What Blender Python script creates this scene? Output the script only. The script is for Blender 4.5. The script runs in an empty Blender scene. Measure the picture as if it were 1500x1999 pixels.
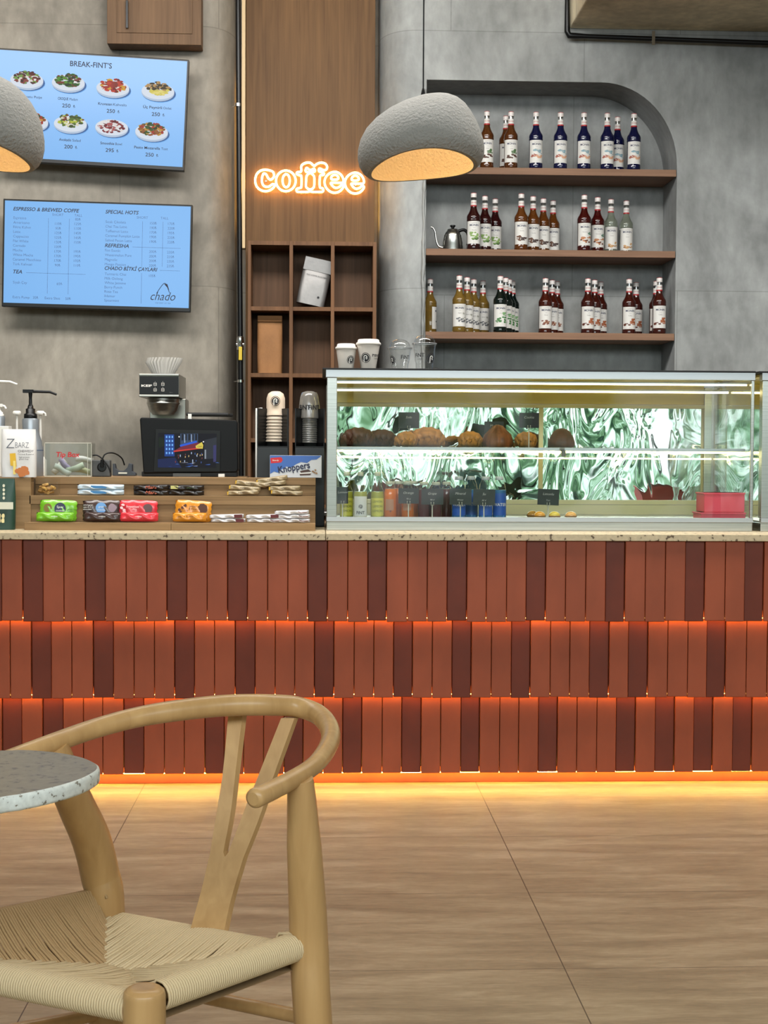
import bpy, math, random
from mathutils import Vector, Matrix
random.seed(7)
C = bpy.context.scene.collection
PI = math.pi
# ---------------------------------------------------------------- camera
FPX = 2887.0
HC = 1.19
scn = bpy.context.scene
cam_d = bpy.data.cameras.new('camera')
cam_d.sensor_fit = 'VERTICAL'; cam_d.sensor_height = 36.0; cam_d.lens = 36.0 * FPX / 1999.0
cam_d.clip_start = .05
cam = bpy.data.objects.new('camera', cam_d); C.objects.link(cam)
PITCH = math.atan(108.5 / FPX); YAW = math.atan(125.0 / FPX); ROLL = .005
R3 = (Matrix.Rotation(-YAW, 3, 'Z') @ Matrix.Rotation(PI/2 - PITCH, 3, 'X') @ Matrix.Rotation(ROLL, 3, 'Z'))
cam.matrix_world = Matrix.Translation((0, 0, HC)) @ R3.to_4x4()
scn.camera = cam
def ray(px, py):
    return R3 @ Vector(((px - 750) / FPX, -(py - 999.5) / FPX, -1))
def at(px, py, Y):                      # the point of the photograph at depth Y
    d = ray(px, py); return Vector((0, 0, HC)) + d * (Y / d.y)
def pz(px, py, z):                      # the point of the photograph at height z
    d = ray(px, py); return Vector((0, 0, HC)) + d * ((z - HC) / d.z)
# ---------------------------------------------------------------- view, world and lights
scn.view_settings.view_transform = 'Standard'
scn.view_settings.look = 'None'
scn.view_settings.gamma = 1.0
scn.view_settings.exposure = 0.0
scn.view_settings.use_curve_mapping = False
scn.cycles.max_bounces = 8
scn.cycles.transparent_max_bounces = 24
scn.cycles.caustics_reflective = False
scn.cycles.caustics_refractive = False

def lin(c):
    return tuple(((v/255.0)/12.92 if v/255.0 <= .04045 else ((v/255.0+.055)/1.055)**2.4) for v in c)

def make_world():
    w = bpy.data.worlds.new('daylight_garden'); scn.world = w; w.use_nodes = True
    nt = w.node_tree; N = nt.nodes; L = nt.links; N.clear()
    out = N.new('ShaderNodeOutputWorld'); bg = N.new('ShaderNodeBackground')
    tc = N.new('ShaderNodeTexCoord'); mp = N.new('ShaderNodeMapping'); mp.inputs['Scale'].default_value = (1, 1, .8)
    L.new(tc.outputs['Generated'], mp.inputs['Vector'])
    n1 = N.new('ShaderNodeTexNoise'); n1.inputs['Scale'].default_value = 13; n1.inputs['Detail'].default_value = 7; n1.inputs['Distortion'].default_value = 1.6
    L.new(mp.outputs[0], n1.inputs['Vector'])
    r1 = N.new('ShaderNodeValToRGB'); L.new(n1.outputs['Fac'], r1.inputs[0])
    e = r1.color_ramp.elements
    e[0].position = .36; e[0].color = (.02, .05, .03, 1); e[1].position = .62; e[1].color = (1.15, 1.2, 1.2, 1)
    for p, c in ((.44, (.12, .24, .12, 1)), (.49, (.34, .54, .38, 1)), (.54, (.72, .90, .84, 1))):
        q = e.new(p); q.color = c
    n2 = N.new('ShaderNodeTexNoise'); n2.inputs['Scale'].default_value = 5; n2.inputs['Detail'].default_value = 3
    L.new(tc.outputs['Generated'], n2.inputs['Vector'])
    sx = N.new('ShaderNodeSeparateXYZ'); L.new(tc.outputs['Generated'], sx.inputs[0])
    # low part: dark hedge; high part: pale sky
    ad = N.new('ShaderNodeMath'); ad.operation = 'MULTIPLY_ADD'; L.new(n2.outputs['Fac'], ad.inputs[0]); ad.inputs[1].default_value = .16; L.new(sx.outputs['Z'], ad.inputs[2])
    lo = N.new('ShaderNodeMapRange'); L.new(ad.outputs[0], lo.inputs[0]); lo.inputs[1].default_value = .015; lo.inputs[2].default_value = .045
    hi = N.new('ShaderNodeMapRange'); L.new(ad.outputs[0], hi.inputs[0]); hi.inputs[1].default_value = .32; hi.inputs[2].default_value = .6
    m1 = N.new('ShaderNodeMix'); m1.data_type = 'RGBA'; L.new(lo.outputs[0], m1.inputs[0]); m1.inputs[6].default_value = (.03, .05, .04, 1); L.new(r1.outputs[0], m1.inputs[7])
    m2 = N.new('ShaderNodeMix'); m2.data_type = 'RGBA'; L.new(hi.outputs[0], m2.inputs[0]); L.new(m1.outputs[2], m2.inputs[6]); m2.inputs[7].default_value = (.80, .92, 1.1, 1)
    L.new(m2.outputs[2], bg.inputs[0]); bg.inputs[1].default_value = WORLD
    L.new(bg.outputs[0], out.inputs[0])
WORLD = 1.45
make_world()
def area(name, loc, rot, sx, sy, power, col, spread=PI):
    d = bpy.data.lights.new(name, 'AREA'); d.shape = 'RECTANGLE'; d.size = sx; d.size_y = sy; d.energy = power; d.color = col; d.spread = spread
    o = bpy.data.objects.new(name, d); C.objects.link(o); o.location = loc; o.rotation_euler = rot
    return o
# daylight entering by the glazed front behind the camera, and an added, unseen fill light aimed at the back wall
area('window_daylight', (0.5, -2.6, 3.42), (math.radians(78), 0, 0), 8.0, 1.3, 285, (.88, .95, 1.0))
area('wall_fill_light', (0.2, 4.9, 4.12), (math.radians(38), 0, 0), 6.0, 1.2, 430, (1.0, .98, .95))

# ---------------------------------------------------------------- materials
def base_mat(name):
    m = bpy.data.materials.new(name); m.use_nodes = True
    return m, m.node_tree, m.node_tree.nodes['Principled BSDF']
def M(name, col, rough=.5, metal=0, trans=0, emit=0, coat=0, var=None, bump=None, spec=.5, ecol=None, alpha=1):
    """var=(scale xyz, dark factor, detail); bump=(scale xyz, strength, distance)"""
    m, nt, b = base_mat(name); N = nt.nodes; L = nt.links
    c = lin(col) + (1,)
    b.inputs['Base Color'].default_value = c
    b.inputs['Roughness'].default_value = rough; b.inputs['Metallic'].default_value = metal
    b.inputs['Transmission Weight'].default_value = trans
    b.inputs['Coat Weight'].default_value = coat; b.inputs['Coat Roughness'].default_value = .08
    b.inputs['Specular IOR Level'].default_value = spec
    if emit:
        b.inputs['Emission Color'].default_value = (lin(ecol) + (1,)) if ecol else c; b.inputs['Emission Strength'].default_value = emit
    if alpha < 1: b.inputs['Alpha'].default_value = alpha
    tc = N.new('ShaderNodeTexCoord')
    if var:
        mp = N.new('ShaderNodeMapping'); mp.inputs['Scale'].default_value = var[0]; L.new(tc.outputs['Object'], mp.inputs[0])
        n = N.new('ShaderNodeTexNoise'); n.inputs['Scale'].default_value = 1; n.inputs['Detail'].default_value = var[2]; n.inputs['Roughness'].default_value = .6
        L.new(mp.outputs[0], n.inputs['Vector'])
        r = N.new('ShaderNodeValToRGB'); L.new(n.outputs['Fac'], r.inputs[0])
        r.color_ramp.elements[0].position = .3; r.color_ramp.elements[1].position = .7
        r.color_ramp.elements[0].color = tuple(v*var[1] for v in c[:3]) + (1,); r.color_ramp.elements[1].color = tuple(min(1, v*(2-var[1])) for v in c[:3]) + (1,)
        L.new(r.outputs[0], b.inputs['Base Color'])
    if bump:
        mp = N.new('ShaderNodeMapping'); mp.inputs['Scale'].default_value = bump[0]; L.new(tc.outputs['Object'], mp.inputs[0])
        n = N.new('ShaderNodeTexNoise'); n.inputs['Scale'].default_value = 1; n.inputs['Detail'].default_value = 4
        L.new(mp.outputs[0], n.inputs['Vector'])
        u = N.new('ShaderNodeBump'); u.inputs['Strength'].default_value = bump[1]; u.inputs['Distance'].default_value = bump[2]
        L.new(n.outputs['Fac'], u.inputs['Height']); L.new(u.outputs[0], b.inputs['Normal'])
    return m
def glass_mat(name, tint=(1, 1, 1), refl=.9, base=.0):
    m = bpy.data.materials.new(name); m.use_nodes = True; nt = m.node_tree; N = nt.nodes; L = nt.links; N.clear()
    out = N.new('ShaderNodeOutputMaterial'); t = N.new('ShaderNodeBsdfTransparent'); t.inputs[0].default_value = tint + (1,)
    g = N.new('ShaderNodeBsdfGlossy'); g.inputs['Roughness'].default_value = .01; g.inputs[0].default_value = (refl, refl, refl, 1)
    f = N.new('ShaderNodeLayerWeight'); f.inputs[0].default_value = .5
    pw = N.new('ShaderNodeMath'); pw.operation = 'POWER'; L.new(f.outputs['Facing'], pw.inputs[0]); pw.inputs[1].default_value = 4
    a = N.new('ShaderNodeMath'); a.operation = 'MULTIPLY_ADD'; L.new(pw.outputs[0], a.inputs[0]); a.inputs[1].default_value = .7; a.inputs[2].default_value = .022+base; a.use_clamp = True
    mx = N.new('ShaderNodeMixShader'); L.new(a.outputs[0], mx.inputs[0]); L.new(t.outputs[0], mx.inputs[1]); L.new(g.outputs[0], mx.inputs[2]); L.new(mx.outputs[0], out.inputs[0])
    return m
def wood_mat(name, col, dark, grain='Z', rough=.45, fine=1.0, contrast=1.0, spec=.15):
    m, nt, b = base_mat(name); N = nt.nodes; L = nt.links
    tc = N.new('ShaderNodeTexCoord'); mp = N.new('ShaderNodeMapping')
    s = [60*fine, 60*fine, 60*fine]; s['XYZ'.index(grain)] = 2.2*fine
    mp.inputs['Scale'].default_value = s; L.new(tc.outputs['Object'], mp.inputs[0])
    n = N.new('ShaderNodeTexNoise'); n.inputs['Scale'].default_value = 1; n.inputs['Detail'].default_value = 5; n.inputs['Distortion'].default_value = .6
    L.new(mp.outputs[0], n.inputs['Vector'])
    mp2 = N.new('ShaderNodeMapping'); s2 = [9*fine]*3; s2['XYZ'.index(grain)] = .7*fine; mp2.inputs['Scale'].default_value = s2; L.new(tc.outputs['Object'], mp2.inputs[0])
    n2 = N.new('ShaderNodeTexNoise'); n2.inputs['Scale'].default_value = 1; n2.inputs['Detail'].default_value = 3; n2.inputs['Distortion'].default_value = 1.5
    L.new(mp2.outputs[0], n2.inputs['Vector'])
    mx = N.new('ShaderNodeMath'); mx.operation = 'ADD'; L.new(n.outputs['Fac'], mx.inputs[0]); L.new(n2.outputs['Fac'], mx.inputs[1])
    r = N.new('ShaderNodeValToRGB'); L.new(mx.outputs[0], r.inputs[0])
    md = N.new('ShaderNodeMath'); md.operation = 'MULTIPLY'; md.inputs[1].default_value = .5; L.new(mx.outputs[0], md.inputs[0]); L.new(md.outputs[0], r.inputs[0])
    w = .16/contrast
    r.color_ramp.elements[0].position = .5-w; r.color_ramp.elements[1].position = .5+w
    r.color_ramp.elements[0].color = lin(dark)+(1,); r.color_ramp.elements[1].color = lin(col)+(1,)
    L.new(r.outputs[0], b.inputs['Base Color']); b.inputs['Roughness'].default_value = rough; b.inputs['Specular IOR Level'].default_value = spec
    u = N.new('ShaderNodeBump'); u.inputs['Strength'].default_value = .15; u.inputs['Distance'].default_value = .001; L.new(n.outputs['Fac'], u.inputs['Height']); L.new(u.outputs[0], b.inputs['Normal'])
    return m
def concrete_mat(name, col, panels=True):
    m, nt, b = base_mat(name); N = nt.nodes; L = nt.links
    tc = N.new('ShaderNodeTexCoord')
    n = N.new('ShaderNodeTexNoise'); n.inputs['Scale'].default_value = 1.7; n.inputs['Detail'].default_value = 9; n.inputs['Roughness'].default_value = .62; n.inputs['Distortion'].default_value = .5
    L.new(tc.outputs['Object'], n.inputs['Vector'])
    r = N.new('ShaderNodeValToRGB'); L.new(n.outputs['Fac'], r.inputs[0]); c = lin(col)
    r.color_ramp.elements[0].position = .32; r.color_ramp.elements[0].color = tuple(v*.66 for v in c)+(1,)
    r.color_ramp.elements[1].position = .7; r.color_ramp.elements[1].color = tuple(v*1.3 for v in c)+(1,)
    n3 = N.new('ShaderNodeTexNoise'); n3.inputs['Scale'].default_value = 22; n3.inputs['Detail'].default_value = 6
    mp = N.new('ShaderNodeMapping'); mp.inputs['Scale'].default_value = (1, 1, .45); L.new(tc.outputs['Object'], mp.inputs[0]); L.new(mp.outputs[0], n3.inputs['Vector'])
    r3 = N.new('ShaderNodeMapRange'); L.new(n3.outputs['Fac'], r3.inputs[0]); r3.inputs[1].default_value = .3; r3.inputs[2].default_value = .7; r3.inputs[3].default_value = .86; r3.inputs[4].default_value = 1.12
    mm = N.new('ShaderNodeVectorMath'); mm.operation = 'SCALE'; L.new(r.outputs[0], mm.inputs[0]); L.new(r3.outputs[0], mm.inputs['Scale'])
    last = mm.outputs[0]
    if panels:
        br = N.new('ShaderNodeTexBrick'); br.inputs['Scale'].default_value = 1; br.inputs['Brick Width'].default_value = 1.22; br.inputs['Row Height'].default_value = 1.35
        br.inputs['Mortar Size'].default_value = .0035; br.inputs['Mortar Smooth'].default_value = .6; br.offset = .42
        br.inputs['Color1'].default_value = (1, 1, 1, 1); br.inputs['Color2'].default_value = (.93, .93, .94, 1); br.inputs['Mortar'].default_value = (.72, .72, .72, 1)
        sp = N.new('ShaderNodeSeparateXYZ'); cb = N.new('ShaderNodeCombineXYZ'); L.new(tc.outputs['Object'], sp.inputs[0]); L.new(sp.outputs['X'], cb.inputs[0]); 
        zz = N.new('ShaderNodeMath'); zz.operation = 'ADD'; L.new(sp.outputs['Z'], zz.inputs[0]); zz.inputs[1].default_value = .62
        xx = N.new('ShaderNodeMath'); xx.operation = 'ADD'; L.new(sp.outputs['X'], xx.inputs[0]); xx.inputs[1].default_value = .54
        L.new(zz.outputs[0], cb.inputs[1]); L.new(xx.outputs[0], cb.inputs[0]); L.new(cb.outputs[0], br.inputs['Vector'])
        m2 = N.new('ShaderNodeVectorMath'); m2.operation = 'MULTIPLY'; L.new(last, m2.inputs[0]); L.new(br.outputs['Color'], m2.inputs[1]); last = m2.outputs[0]
    L.new(last, b.inputs['Base Color'])
    b.inputs['Roughness'].default_value = .7; b.inputs['Specular IOR Level'].default_value = .3
    u = N.new('ShaderNodeBump'); u.inputs['Strength'].default_value = .35; u.inputs['Distance'].default_value = .006; L.new(n3.outputs['Fac'], u.inputs['Height']); L.new(u.outputs[0], b.inputs['Normal'])
    return m
def floor_mat():
    m, nt, b = base_mat('stone_floor'); N = nt.nodes; L = nt.links
    tc = N.new('ShaderNodeTexCoord'); sp = N.new('ShaderNodeSeparateXYZ'); L.new(tc.outputs['Object'], sp.inputs[0])
    def streak(sx, sy, det, dist):
        mp = N.new('ShaderNodeMapping'); mp.inputs['Scale'].default_value = (sx, sy, 1); L.new(tc.outputs['Object'], mp.inputs[0])
        n = N.new('ShaderNodeTexNoise'); n.inputs['Scale'].default_value = 1; n.inputs['Detail'].default_value = det; n.inputs['Distortion'].default_value = dist; n.inputs['Roughness'].default_value = .65
        L.new(mp.outputs[0], n.inputs['Vector']); return n.outputs['Fac']
    a = streak(2.2, 13, 8, .5); c = streak(22, 130, 5, .3)
    ad = N.new('ShaderNodeMath'); ad.operation = 'MULTIPLY_ADD'; L.new(c, ad.inputs[0]); ad.inputs[1].default_value = .5; L.new(a, ad.inputs[2])
    r = N.new('ShaderNodeValToRGB'); L.new(ad.outputs[0], r.inputs[0])
    e = r.color_ramp.elements
    e[0].position = .50; e[0].color = lin((114, 98, 78))+(1,); e[1].position = 1.0; e[1].color = lin((168, 150, 124))+(1,)
    q = e.new(.75); q.color = lin((142, 124, 99))+(1,)
    def seam(sock, off, per, w):
        s = N.new('ShaderNodeMath'); s.operation = 'SUBTRACT'; L.new(sock, s.inputs[0]); s.inputs[1].default_value = off - per/2
        d = N.new('ShaderNodeMath'); d.operation = 'PINGPONG'; L.new(s.outputs[0], d.inputs[0]); d.inputs[1].default_value = per/2
        # pingpong peaks (= per/2) at the seam
        k = N.new('ShaderNodeMath'); k.operation = 'GREATER_THAN'; L.new(d.outputs[0], k.inputs[0]); k.inputs[1].default_value = per/2 - w
        return k.outputs[0]
    s1 = seam(sp.outputs['X'], .573, 1.204, .0014); s2 = seam(sp.outputs['Y'], 5.18, .6, .0012)
    mx = N.new('ShaderNodeMath'); mx.operation = 'MAXIMUM'; L.new(s1, mx.inputs[0]); L.new(s2, mx.inputs[1])
    mc = N.new('ShaderNodeMix'); mc.data_type = 'RGBA'; L.new(mx.outputs[0], mc.inputs[0]); L.new(r.outputs[0], mc.inputs[6]); mc.inputs[7].default_value = lin((78, 66, 54))+(1,)
    L.new(mc.outputs[2], b.inputs['Base Color']); b.inputs['Roughness'].default_value = .34; b.inputs['Specular IOR Level'].default_value = .45
    u = N.new('ShaderNodeBump'); u.inputs['Strength'].default_value = .12; u.inputs['Distance'].default_value = .001; L.new(c, u.inputs['Height']); L.new(u.outputs[0], b.inputs['Normal'])
    return m
def chip_mat(name, col, chip, scale, rough, thr=.33):
    """stone with pores or chips"""
    m, nt, b = base_mat(name); N = nt.nodes; L = nt.links
    tc = N.new('ShaderNodeTexCoord')
    v = N.new('ShaderNodeTexNoise'); v.inputs['Scale'].default_value = scale; v.inputs['Detail'].default_value = 3; L.new(tc.outputs['Object'], v.inputs['Vector'])
    r = N.new('ShaderNodeValToRGB'); L.new(v.outputs['Fac'], r.inputs[0])
    e = r.color_ramp.elements; e[0].position = thr; e[0].color = lin(chip)+(1,); e[1].position = thr+.04; e[1].color = lin(col)+(1,)
    q = e.new(.75); q.color = tuple(min(1, x*1.25) for x in lin(col))+(1,)
    L.new(r.outputs[0], b.inputs['Base Color']); b.inputs['Roughness'].default_value = rough
    return m
def mirror_mat(name):
    m = bpy.data.materials.new(name); m.use_nodes = True; nt = m.node_tree; N = nt.nodes; L = nt.links; N.clear()
    out = N.new('ShaderNodeOutputMaterial'); g = N.new('ShaderNodeBsdfGlossy'); g.inputs[0].default_value = (.88, .93, .91, 1); g.inputs['Roughness'].default_value = .02
    tc = N.new('ShaderNodeTexCoord'); mp = N.new('ShaderNodeMapping'); mp.inputs['Scale'].default_value = (5.5, 1, 3); L.new(tc.outputs['Object'], mp.inputs[0])
    n = N.new('ShaderNodeTexNoise'); n.inputs['Scale'].default_value = 1.3; n.inputs['Detail'].default_value = 1.5; n.inputs['Distortion'].default_value = 1.2; L.new(mp.outputs[0], n.inputs['Vector'])
    u = N.new('ShaderNodeBump'); u.inputs['Strength'].default_value = .5; u.inputs['Distance'].default_value = .011; L.new(n.outputs['Fac'], u.inputs['Height']); L.new(u.outputs[0], g.inputs['Normal'])
    L.new(g.outputs[0], out.inputs[0]); return m
_mc = {}
def paint(col, rough=.5, **k):
    key = (tuple(col), rough, tuple(sorted(k.items())))
    if key not in _mc: _mc[key] = M('paint_%d_%d_%d' % tuple(col), col, rough, **k)
    return _mc[key]
# ---------------------------------------------------------------- mesh builder
_txt = {}
ORG = {}
def text_geo(s, bold, shear):
    key = (s, bold, shear)
    if key not in _txt:
        cu = bpy.data.curves.new('t', 'FONT'); cu.body = s; cu.size = 1; cu.offset = bold; cu.shear = shear; cu.resolution_u = 3; cu.fill_mode = 'FRONT'
        o = bpy.data.objects.new('t', cu); C.objects.link(o)
        dg = bpy.context.evaluated_depsgraph_get(); me = bpy.data.meshes.new_from_object(o.evaluated_get(dg))
        vs = [tuple(v.co) for v in me.vertices]; fs = [tuple(p.vertices) for p in me.polygons]
        bpy.data.objects.remove(o); bpy.data.curves.remove(cu); bpy.data.meshes.remove(me)
        _txt[key] = (vs, fs)
    return _txt[key]
class MB:
    def __init__(s): s.v = []; s.f = []; s.m = []; s.sm = []; s.mats = []; s.cur = 0; s.X = Matrix(); s.smooth = False
    def use(s, m, smooth=None):
        if m not in s.mats: s.mats.append(m)
        s.cur = s.mats.index(m)
        if smooth is not None: s.smooth = smooth
        return s
    def add(s, vs, fs, smooth=None):
        o = len(s.v); s.v += [tuple(s.X @ Vector(p)) for p in vs]
        for f in fs: s.f.append(tuple(i+o for i in f)); s.m.append(s.cur); s.sm.append(s.smooth if smooth is None else smooth)
        return s
    def box(s, x0, x1, y0, y1, z0, z1):
        vs = [(x, y, z) for x in (x0, x1) for y in (y0, y1) for z in (z0, z1)]
        return s.add(vs, [(0,1,3,2),(4,6,7,5),(0,4,5,1),(2,3,7,6),(0,2,6,4),(1,5,7,3)], False)
    def lathe(s, prof, c=(0,0,0), seg=24, cap=(True, True), smooth=True, wav=None):
        vs = []; fs = []; n = len(prof)
        for (r, z) in prof:
            for k in range(seg):
                a = 2*PI*k/seg; rr = r*(1+(wav(a, z) if wav else 0)); vs.append((c[0]+rr*math.cos(a), c[1]+rr*math.sin(a), c[2]+z))
        for i in range(n-1):
            for k in range(seg):
                k2 = (k+1) % seg; fs.append((i*seg+k, i*seg+k2, (i+1)*seg+k2, (i+1)*seg+k))
        s.add(vs, fs, smooth)
        if cap[0]: s.add([vs[k] for k in range(seg)], [tuple(range(seg))[::-1]], False)
        if cap[1]: s.add([vs[(n-1)*seg+k] for k in range(seg)], [tuple(range(seg))], False)
        return s
    def cyl(s, c, r, h, seg=20): return s.lathe([(r, 0), (r, h)], c, seg)
    def tube(s, pts, r, seg=10, closed=False, flat=1.0, caps=True, up=(0, 0, 1)):
        P = [Vector(p) for p in pts]; n = len(P); rr = r if isinstance(r, (list, tuple)) else [r]*n
        vs = []; fs = []; nrm = None
        for i in range(n):
            if closed: t = P[(i+1) % n]-P[i-1]
            else: t = P[min(i+1, n-1)]-P[max(i-1, 0)]
            t.normalize()
            if nrm is None:
                u = Vector(up); 
                if abs(u.dot(t)) > .95: u = Vector((1, 0, 0)) if abs(t.x) < .9 else Vector((0, 1, 0))
                nrm = (u - t*u.dot(t)).normalized()
            else: nrm = (nrm - t*nrm.dot(t)).normalized()
            bn = t.cross(nrm)
            for k in range(seg):
                a = 2*PI*k/seg; vs.append(P[i]+nrm*(math.cos(a)*rr[i]*flat)+bn*(math.sin(a)*rr[i]))
        m = n if closed else n-1
        for i in range(m):
            j = (i+1) % n
            for k in range(seg):
                k2 = (k+1) % seg; fs.append((i*seg+k, i*seg+k2, j*seg+k2, j*seg+k))
        s.add(vs, fs, True)
        if caps and not closed:
            s.add(vs[:seg], [tuple(range(seg))[::-1]], False); s.add(vs[-seg:], [tuple(range(seg))], False)
        return s
    def prism(s, poly, y0, y1):           # (x, z) outline pushed along y
        n = len(poly); vs = [(x, y0, z) for x, z in poly]+[(x, y1, z) for x, z in poly]
        fs = [tuple(range(n)), tuple(range(n, 2*n))[::-1]]+[(i, i+n, (i+1) % n+n, (i+1) % n) for i in range(n)]
        return s.add(vs, fs, False)
    def slab(s, poly, z0, z1):            # (x, y) outline pushed along z
        n = len(poly); vs = [(x, y, z0) for x, y in poly]+[(x, y, z1) for x, y in poly]
        fs = [tuple(range(n))[::-1], tuple(range(n, 2*n))]+[(i, (i+1) % n, (i+1) % n+n, i+n) for i in range(n)]
        return s.add(vs, fs, False)
    def disc(s, cx, cz, rx, rz, y, seg=18, jit=0):
        vs = []
        for k in range(seg):
            a = 2*PI*k/seg; q = 1+random.uniform(-jit, jit); vs.append((cx+rx*q*math.cos(a), y, cz+rz*q*math.sin(a)))
        return s.add(vs, [tuple(range(seg))], False)
    def quad(s, x0, x1, z0, z1, y): return s.add([(x0,y,z0),(x1,y,z0),(x1,y,z1),(x0,y,z1)], [(0,1,2,3)], False)
    def poly(s, pts, y): return s.add([(x, y, z) for x, z in pts], [tuple(range(len(pts)))], False)
    def text(s, t, x, z, y, size, align='L', bold=0, shear=0, wrap=None, width=None, sx=1.0):
        vs, fs = text_geo(t, bold, shear)
        if not vs: return s
        x0 = min(v[0] for v in vs); x1 = max(v[0] for v in vs); w = x1-x0
        k = size; kx = size*sx if width is None else width/max(w, 1e-6)
        off = {'L': 0, 'C': -w/2, 'R': -w}[align]
        out = []
        for v in vs:
            X = (v[0]-x0+off)*kx; Z = v[1]*k
            if wrap: a = (x+X)/wrap; out.append((wrap*math.sin(a), -wrap*math.cos(a), z+Z))
            else: out.append((x+X, y, z+Z))
        return s.add(out, fs, False)
    def arc_band(s, r, a0, a1, z0, z1, n=10):     # piece of a cylinder facing -y
        vs = []
        for i in range(n+1):
            a = a0+(a1-a0)*i/n; vs += [(r*math.sin(a), -r*math.cos(a), z0), (r*math.sin(a), -r*math.cos(a), z1)]
        return s.add(vs, [(2*i, 2*i+2, 2*i+3, 2*i+1) for i in range(n)], True)
    def packet(s, L, H, T, crimp=.012, nu=22, nv=8, wob=.003, zig=True):
        """pillow packet lying in the xz plane, centred, fat along y; crimped at its two x ends"""
        vs = []; fs = []
        for side in (-1, 1):
            for i in range(nu+1):
                u = -1+2*i/nu
                for j in range(nv+1):
                    v = -1+2*j/nv
                    e = max(0, 1-abs(u)**7)**.6*max(0, 1-abs(v)**3)**.5
                    pinch = 1-.10*(abs(u)**6)
                    y = side*T/2*e*(1+.18*math.sin(9*u+3*v+side))
                    x = u*L/2; z = v*H/2*pinch+wob*math.sin(7*u)*(1-abs(v))
                    if zig and abs(u) > .99: x += .0015*(1 if j % 2 else -1)
                    vs.append((x, y, z))
        n = (nu+1)*(nv+1)
        for i in range(nu):
            for j in range(nv):
                a = i*(nv+1)+j; b = a+nv+1
                fs.append((a, b, b+1, a+1)); fs.append((n+a, n+a+1, n+b+1, n+b))
        return s.add(vs, fs, True)
    def build(s, name, parent=None, bevel=0, seg=2, label=None, sub=0, local=False):
        me = bpy.data.meshes.new(name)
        off = ORG.get(parent.name, Vector((0, 0, 0))) if (parent and not local) else Vector((0, 0, 0))
        me.from_pydata([tuple(Vector(p)-off) for p in s.v], [], s.f)
        for m in s.mats: me.materials.append(m)
        me.polygons.foreach_set('material_index', s.m); me.polygons.foreach_set('use_smooth', s.sm); me.update()
        o = bpy.data.objects.new(name, me); C.objects.link(o)
        if parent: o.parent = parent
        ORG[o.name] = off
        if bevel:
            b = o.modifiers.new('bevel', 'BEVEL'); b.width = bevel; b.segments = seg; b.limit_method = 'ANGLE'; b.angle_limit = .7
        if sub:
            b = o.modifiers.new('sub', 'SUBSURF'); b.levels = sub; b.render_levels = sub
        if label: o['label'] = label
        return o
def tag(o, label, cat, group=None, kind=None):
    o['label'] = label; o['category'] = cat
    if group: o['group'] = group
    if kind: o['kind'] = kind
    return o
def thing(name, label, cat, loc=(0, 0, 0), group=None, rotz=0):
    o = bpy.data.objects.new(name, None); C.objects.link(o); o.location = loc; o.rotation_euler = (0, 0, rotz); o.empty_display_size = .05
    ORG[o.name] = Vector(loc)
    return tag(o, label, cat, group)
def struct(o): o['kind'] = 'structure'; return o
def dup(root, loc, label, group=None, rotz=None):
    r = root.copy(); C.objects.link(r); r.location = loc; r['label'] = label
    if group: r['group'] = group
    if rotz is not None: r.rotation_euler = (0, 0, rotz)
    for ch in list(root.children):
        c = ch.copy(); C.objects.link(c); c.parent = r
        for g in list(ch.children):
            d = g.copy(); C.objects.link(d); d.parent = c
    return r
def smooth_path(pts, n=6, closed=False):
    P = [Vector(p) for p in pts]; out = []; N = len(P)
    rng = range(N if closed else N-1)
    for i in rng:
        if closed: p0, p1, p2, p3 = P[i-1], P[i], P[(i+1) % N], P[(i+2) % N]
        else: p0, p1, p2, p3 = P[max(i-1, 0)], P[i], P[i+1], P[min(i+2, N-1)]
        for k in range(n):
            t = k/n; out.append(.5*((2*p1)+(p2-p0)*t+(2*p0-5*p1+4*p2-p3)*t*t+(-p0+3*p1-3*p2+p3)*t**3))
    if not closed: out.append(P[-1])
    return out

# shared materials
CONC = concrete_mat('plaster_concrete', (146, 148, 146))
CONC_L = concrete_mat('plaster_concrete_warm', (146, 139, 127))
CONC_R = concrete_mat('plaster_concrete_beige', (206, 194, 166), False)
BLACK = M('black_plastic', (9, 9, 10), .35, spec=.3)
BLACKM = M('black_matte', (12, 12, 13), .6)
STEEL = M('brushed_steel', (185, 185, 180), .28, 1, var=((2, 60, 200), .85, 3))
ALU = M('anodised_aluminium', (176, 180, 182), .38, .75)
CHROME = M('chrome', (215, 215, 212), .12, 1)
WHITE = M('white_plastic', (225, 223, 216), .4)
PAPER = M('white_paper', (218, 214, 206), .7)
WPANEL = wood_mat('oak_panel', (112, 82, 50), (86, 61, 36), 'Z', .5)
WSHELF = wood_mat('walnut_shelf', (140, 108, 86), (112, 84, 66), 'X', .5)
WCUB = wood_mat('walnut_cubby', (118, 84, 58), (90, 63, 43), 'Z', .5)
WRISE = wood_mat('oak_riser', (158, 128, 92), (124, 98, 68), 'X', .5, 1.2)
BEECH = wood_mat('beech', (198, 160, 108), (168, 130, 82), 'Z', .32, .8, .8, .4)
GLASS = glass_mat('clear_glass', (.97, .99, .98))
ACRYL = glass_mat('clear_acrylic', (.97, .975, .97), .9, .0)
LEDW = M('warm_led', (255, 214, 120), .5, emit=14, ecol=(255, 190, 90))
LEDO = M('amber_led', (255, 140, 40), .5, emit=34, ecol=(255, 190, 90))
LEDC = M('white_led', (255, 244, 214), .5, emit=9, ecol=(255, 236, 170))
INK = paint((24, 24, 28), .7)
YW = 7.85
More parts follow.
